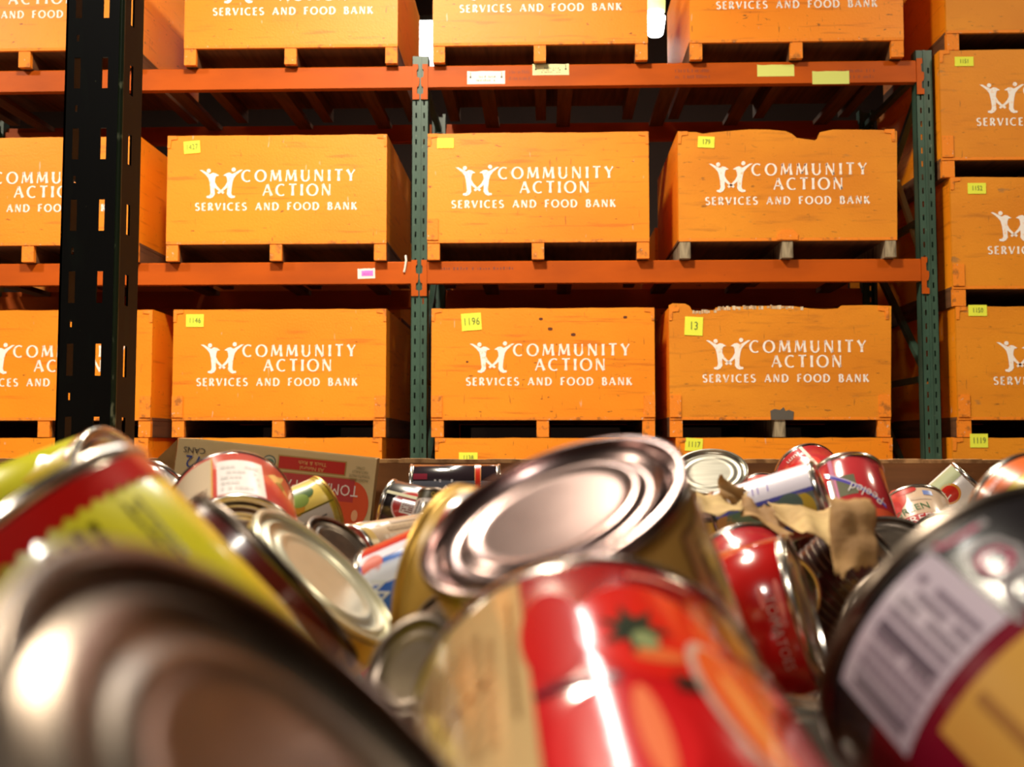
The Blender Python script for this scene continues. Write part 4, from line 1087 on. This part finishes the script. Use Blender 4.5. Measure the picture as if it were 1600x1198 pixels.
def panel(x0, x1, z0, z1, rgb, y=-.0004, nm='print_panel', rough=.5):
    return MB().add([(x0*q, y, HB-z0*q), (x1*q, y, HB-z0*q), (x1*q, y, HB-z1*q), (x0*q, y, HB-z1*q)], [(0, 1, 2, 3)]).build(nm, plain(rgb, rough), bxo, fix=False)
def ptext(txt, x, z, size, rgb, sx=1.0, y=-.0014, par=None):
    V, Fs = text2d(txt, size*q)
    return MB().add([((x-0)*q-a*sx, y, HB-z*q-b) for a, b in V], Fs).build('lettering', plain(rgb, .5), par or bxo, fix=False)
panel(155, 262, 9, 32, (176, 150, 84)); panel(157, 260, 11, 30, (190, 30, 24), -.0008)
panel(140, 280, 34, 74, (176, 150, 84)); panel(142, 278, 36, 72, (186, 56, 60), -.0008)
ptext('All Natural', 209, 26, 8.5, (222, 180, 110)); ptext('Thick & Rich', 209, 17.5, 8.5, (222, 180, 110))
ptext('TOMATO PASTE', 210, 53, 25, (240, 226, 220), sx=.82)
ptext('CANS', 27, 16, 13, (44, 36, 46)); ptext('72', 27, 33, 27, (40, 60, 140), sx=.9)
for k in range(4): ptext(('INGREDIENTS', 'TOMATO PASTE', 'NATURALLY', 'CITRIC')[k], 284, 36-k*6.5, 6, (120, 106, 70), sx=.75)
def disc(x, z, rx, rz, rgb, y, nm='picture'):
    return MB().add([(x*q+rx*q*math.cos(i*PI/16), y, HB-z*q+rz*q*math.sin(i*PI/16)) for i in range(32)], [tuple(range(32))]).build(nm, plain(rgb, .45), bxo, fix=False)
disc(142, 22, 10.5, 10.5, (60, 80, 80), -.0006); disc(142, 22, 9, 9, (190, 186, 160), -.0009); disc(142, 23, 8, 6, (70, 120, 110), -.0012)
panel(210, 290, 74, 120, (214, 84, 48), -.0003); disc(276, 76, 27, 37, (222, 84, 44), -.0006); disc(283, 92, 5, 9, (240, 176, 130), -.0009)

# ------------------------------------------------------------------ torn kraft paper
bag = empty('torn_paper_bag', at(1230, 860, .68))
tag(bag, 'torn crumpled kraft paper bag among the cans right of the centre', 'paper bag')
bag_loc = bag.location.copy()
def sheet(cs, mat, nm, seed, n=10, amp=.0035, ragged=(.0, .0, .0, .0)):
    """four picture corners with depths, clockwise from upper left"""
    rr = random.Random(seed)
    A, B, C_, D_ = [at(*c)-bag_loc for c in cs]
    nrm = (B-A).cross(D_-A).normalized()
    g = [[rr.uniform(-1, 1) for _ in range(5)] for _ in range(5)]
    def nz(u, v):
        x, y = u*3.99, v*3.99; i, j = int(x), int(y); fx, fy = x-i, y-j
        return (g[i][j]*(1-fx)*(1-fy)+g[i+1][j]*fx*(1-fy)+g[i][j+1]*(1-fx)*fy+g[i+1][j+1]*fx*fy)
    V = []
    for j in range(n+1):
        for i in range(n+1):
            u, v = i/n, j/n
            if j == 0: v += rr.uniform(0, ragged[0])
            if i == n: u -= rr.uniform(0, ragged[1])
            if j == n: v -= rr.uniform(0, ragged[2])
            if i == 0: u += rr.uniform(0, ragged[3])
            p = (A*(1-u)+B*u)*(1-v)+(D_*(1-u)+C_*u)*v
            V.append(p + nrm*amp*nz(u, v)*2)
    o = MB().add(V, [(j*(n+1)+i, j*(n+1)+i+1, (j+1)*(n+1)+i+1, (j+1)*(n+1)+i) for j in range(n) for i in range(n)]).build(nm, mat, bag, True, fix=False)
    md = o.modifiers.new('thick', 'SOLIDIFY'); md.thickness = .0005
    return o
sheet([(1124, 738, .775), (1165, 764, .77), (1166, 806, .755), (1123, 778, .765)], KRAFTD, 'flap', 1, ragged=(.25, .1, 0, 0))
sheet([(1082, 764, .80), (1168, 778, .79), (1158, 806, .70), (1090, 800, .71)], KRAFT, 'flap', 2, ragged=(.1, 0, .1, 0))
sheet([(1160, 782, .76), (1200, 792, .74), (1248, 842, .66), (1158, 806, .70)], KRAFTD, 'flap', 3, ragged=(.15, .1, .1, 0))
sheet([(1192, 790, .75), (1312, 788, .72), (1306, 858, .64), (1236, 836, .66)], KRAFT, 'flap', 4, ragged=(.05, 0, .15, .1), amp=.003)
sheet([(1292, 770, .62), (1366, 777, .62), (1374, 884, .58), (1306, 910, .575)], KRAFTD, 'strip', 5, ragged=(.04, .08, .12, .05), amp=.0025)
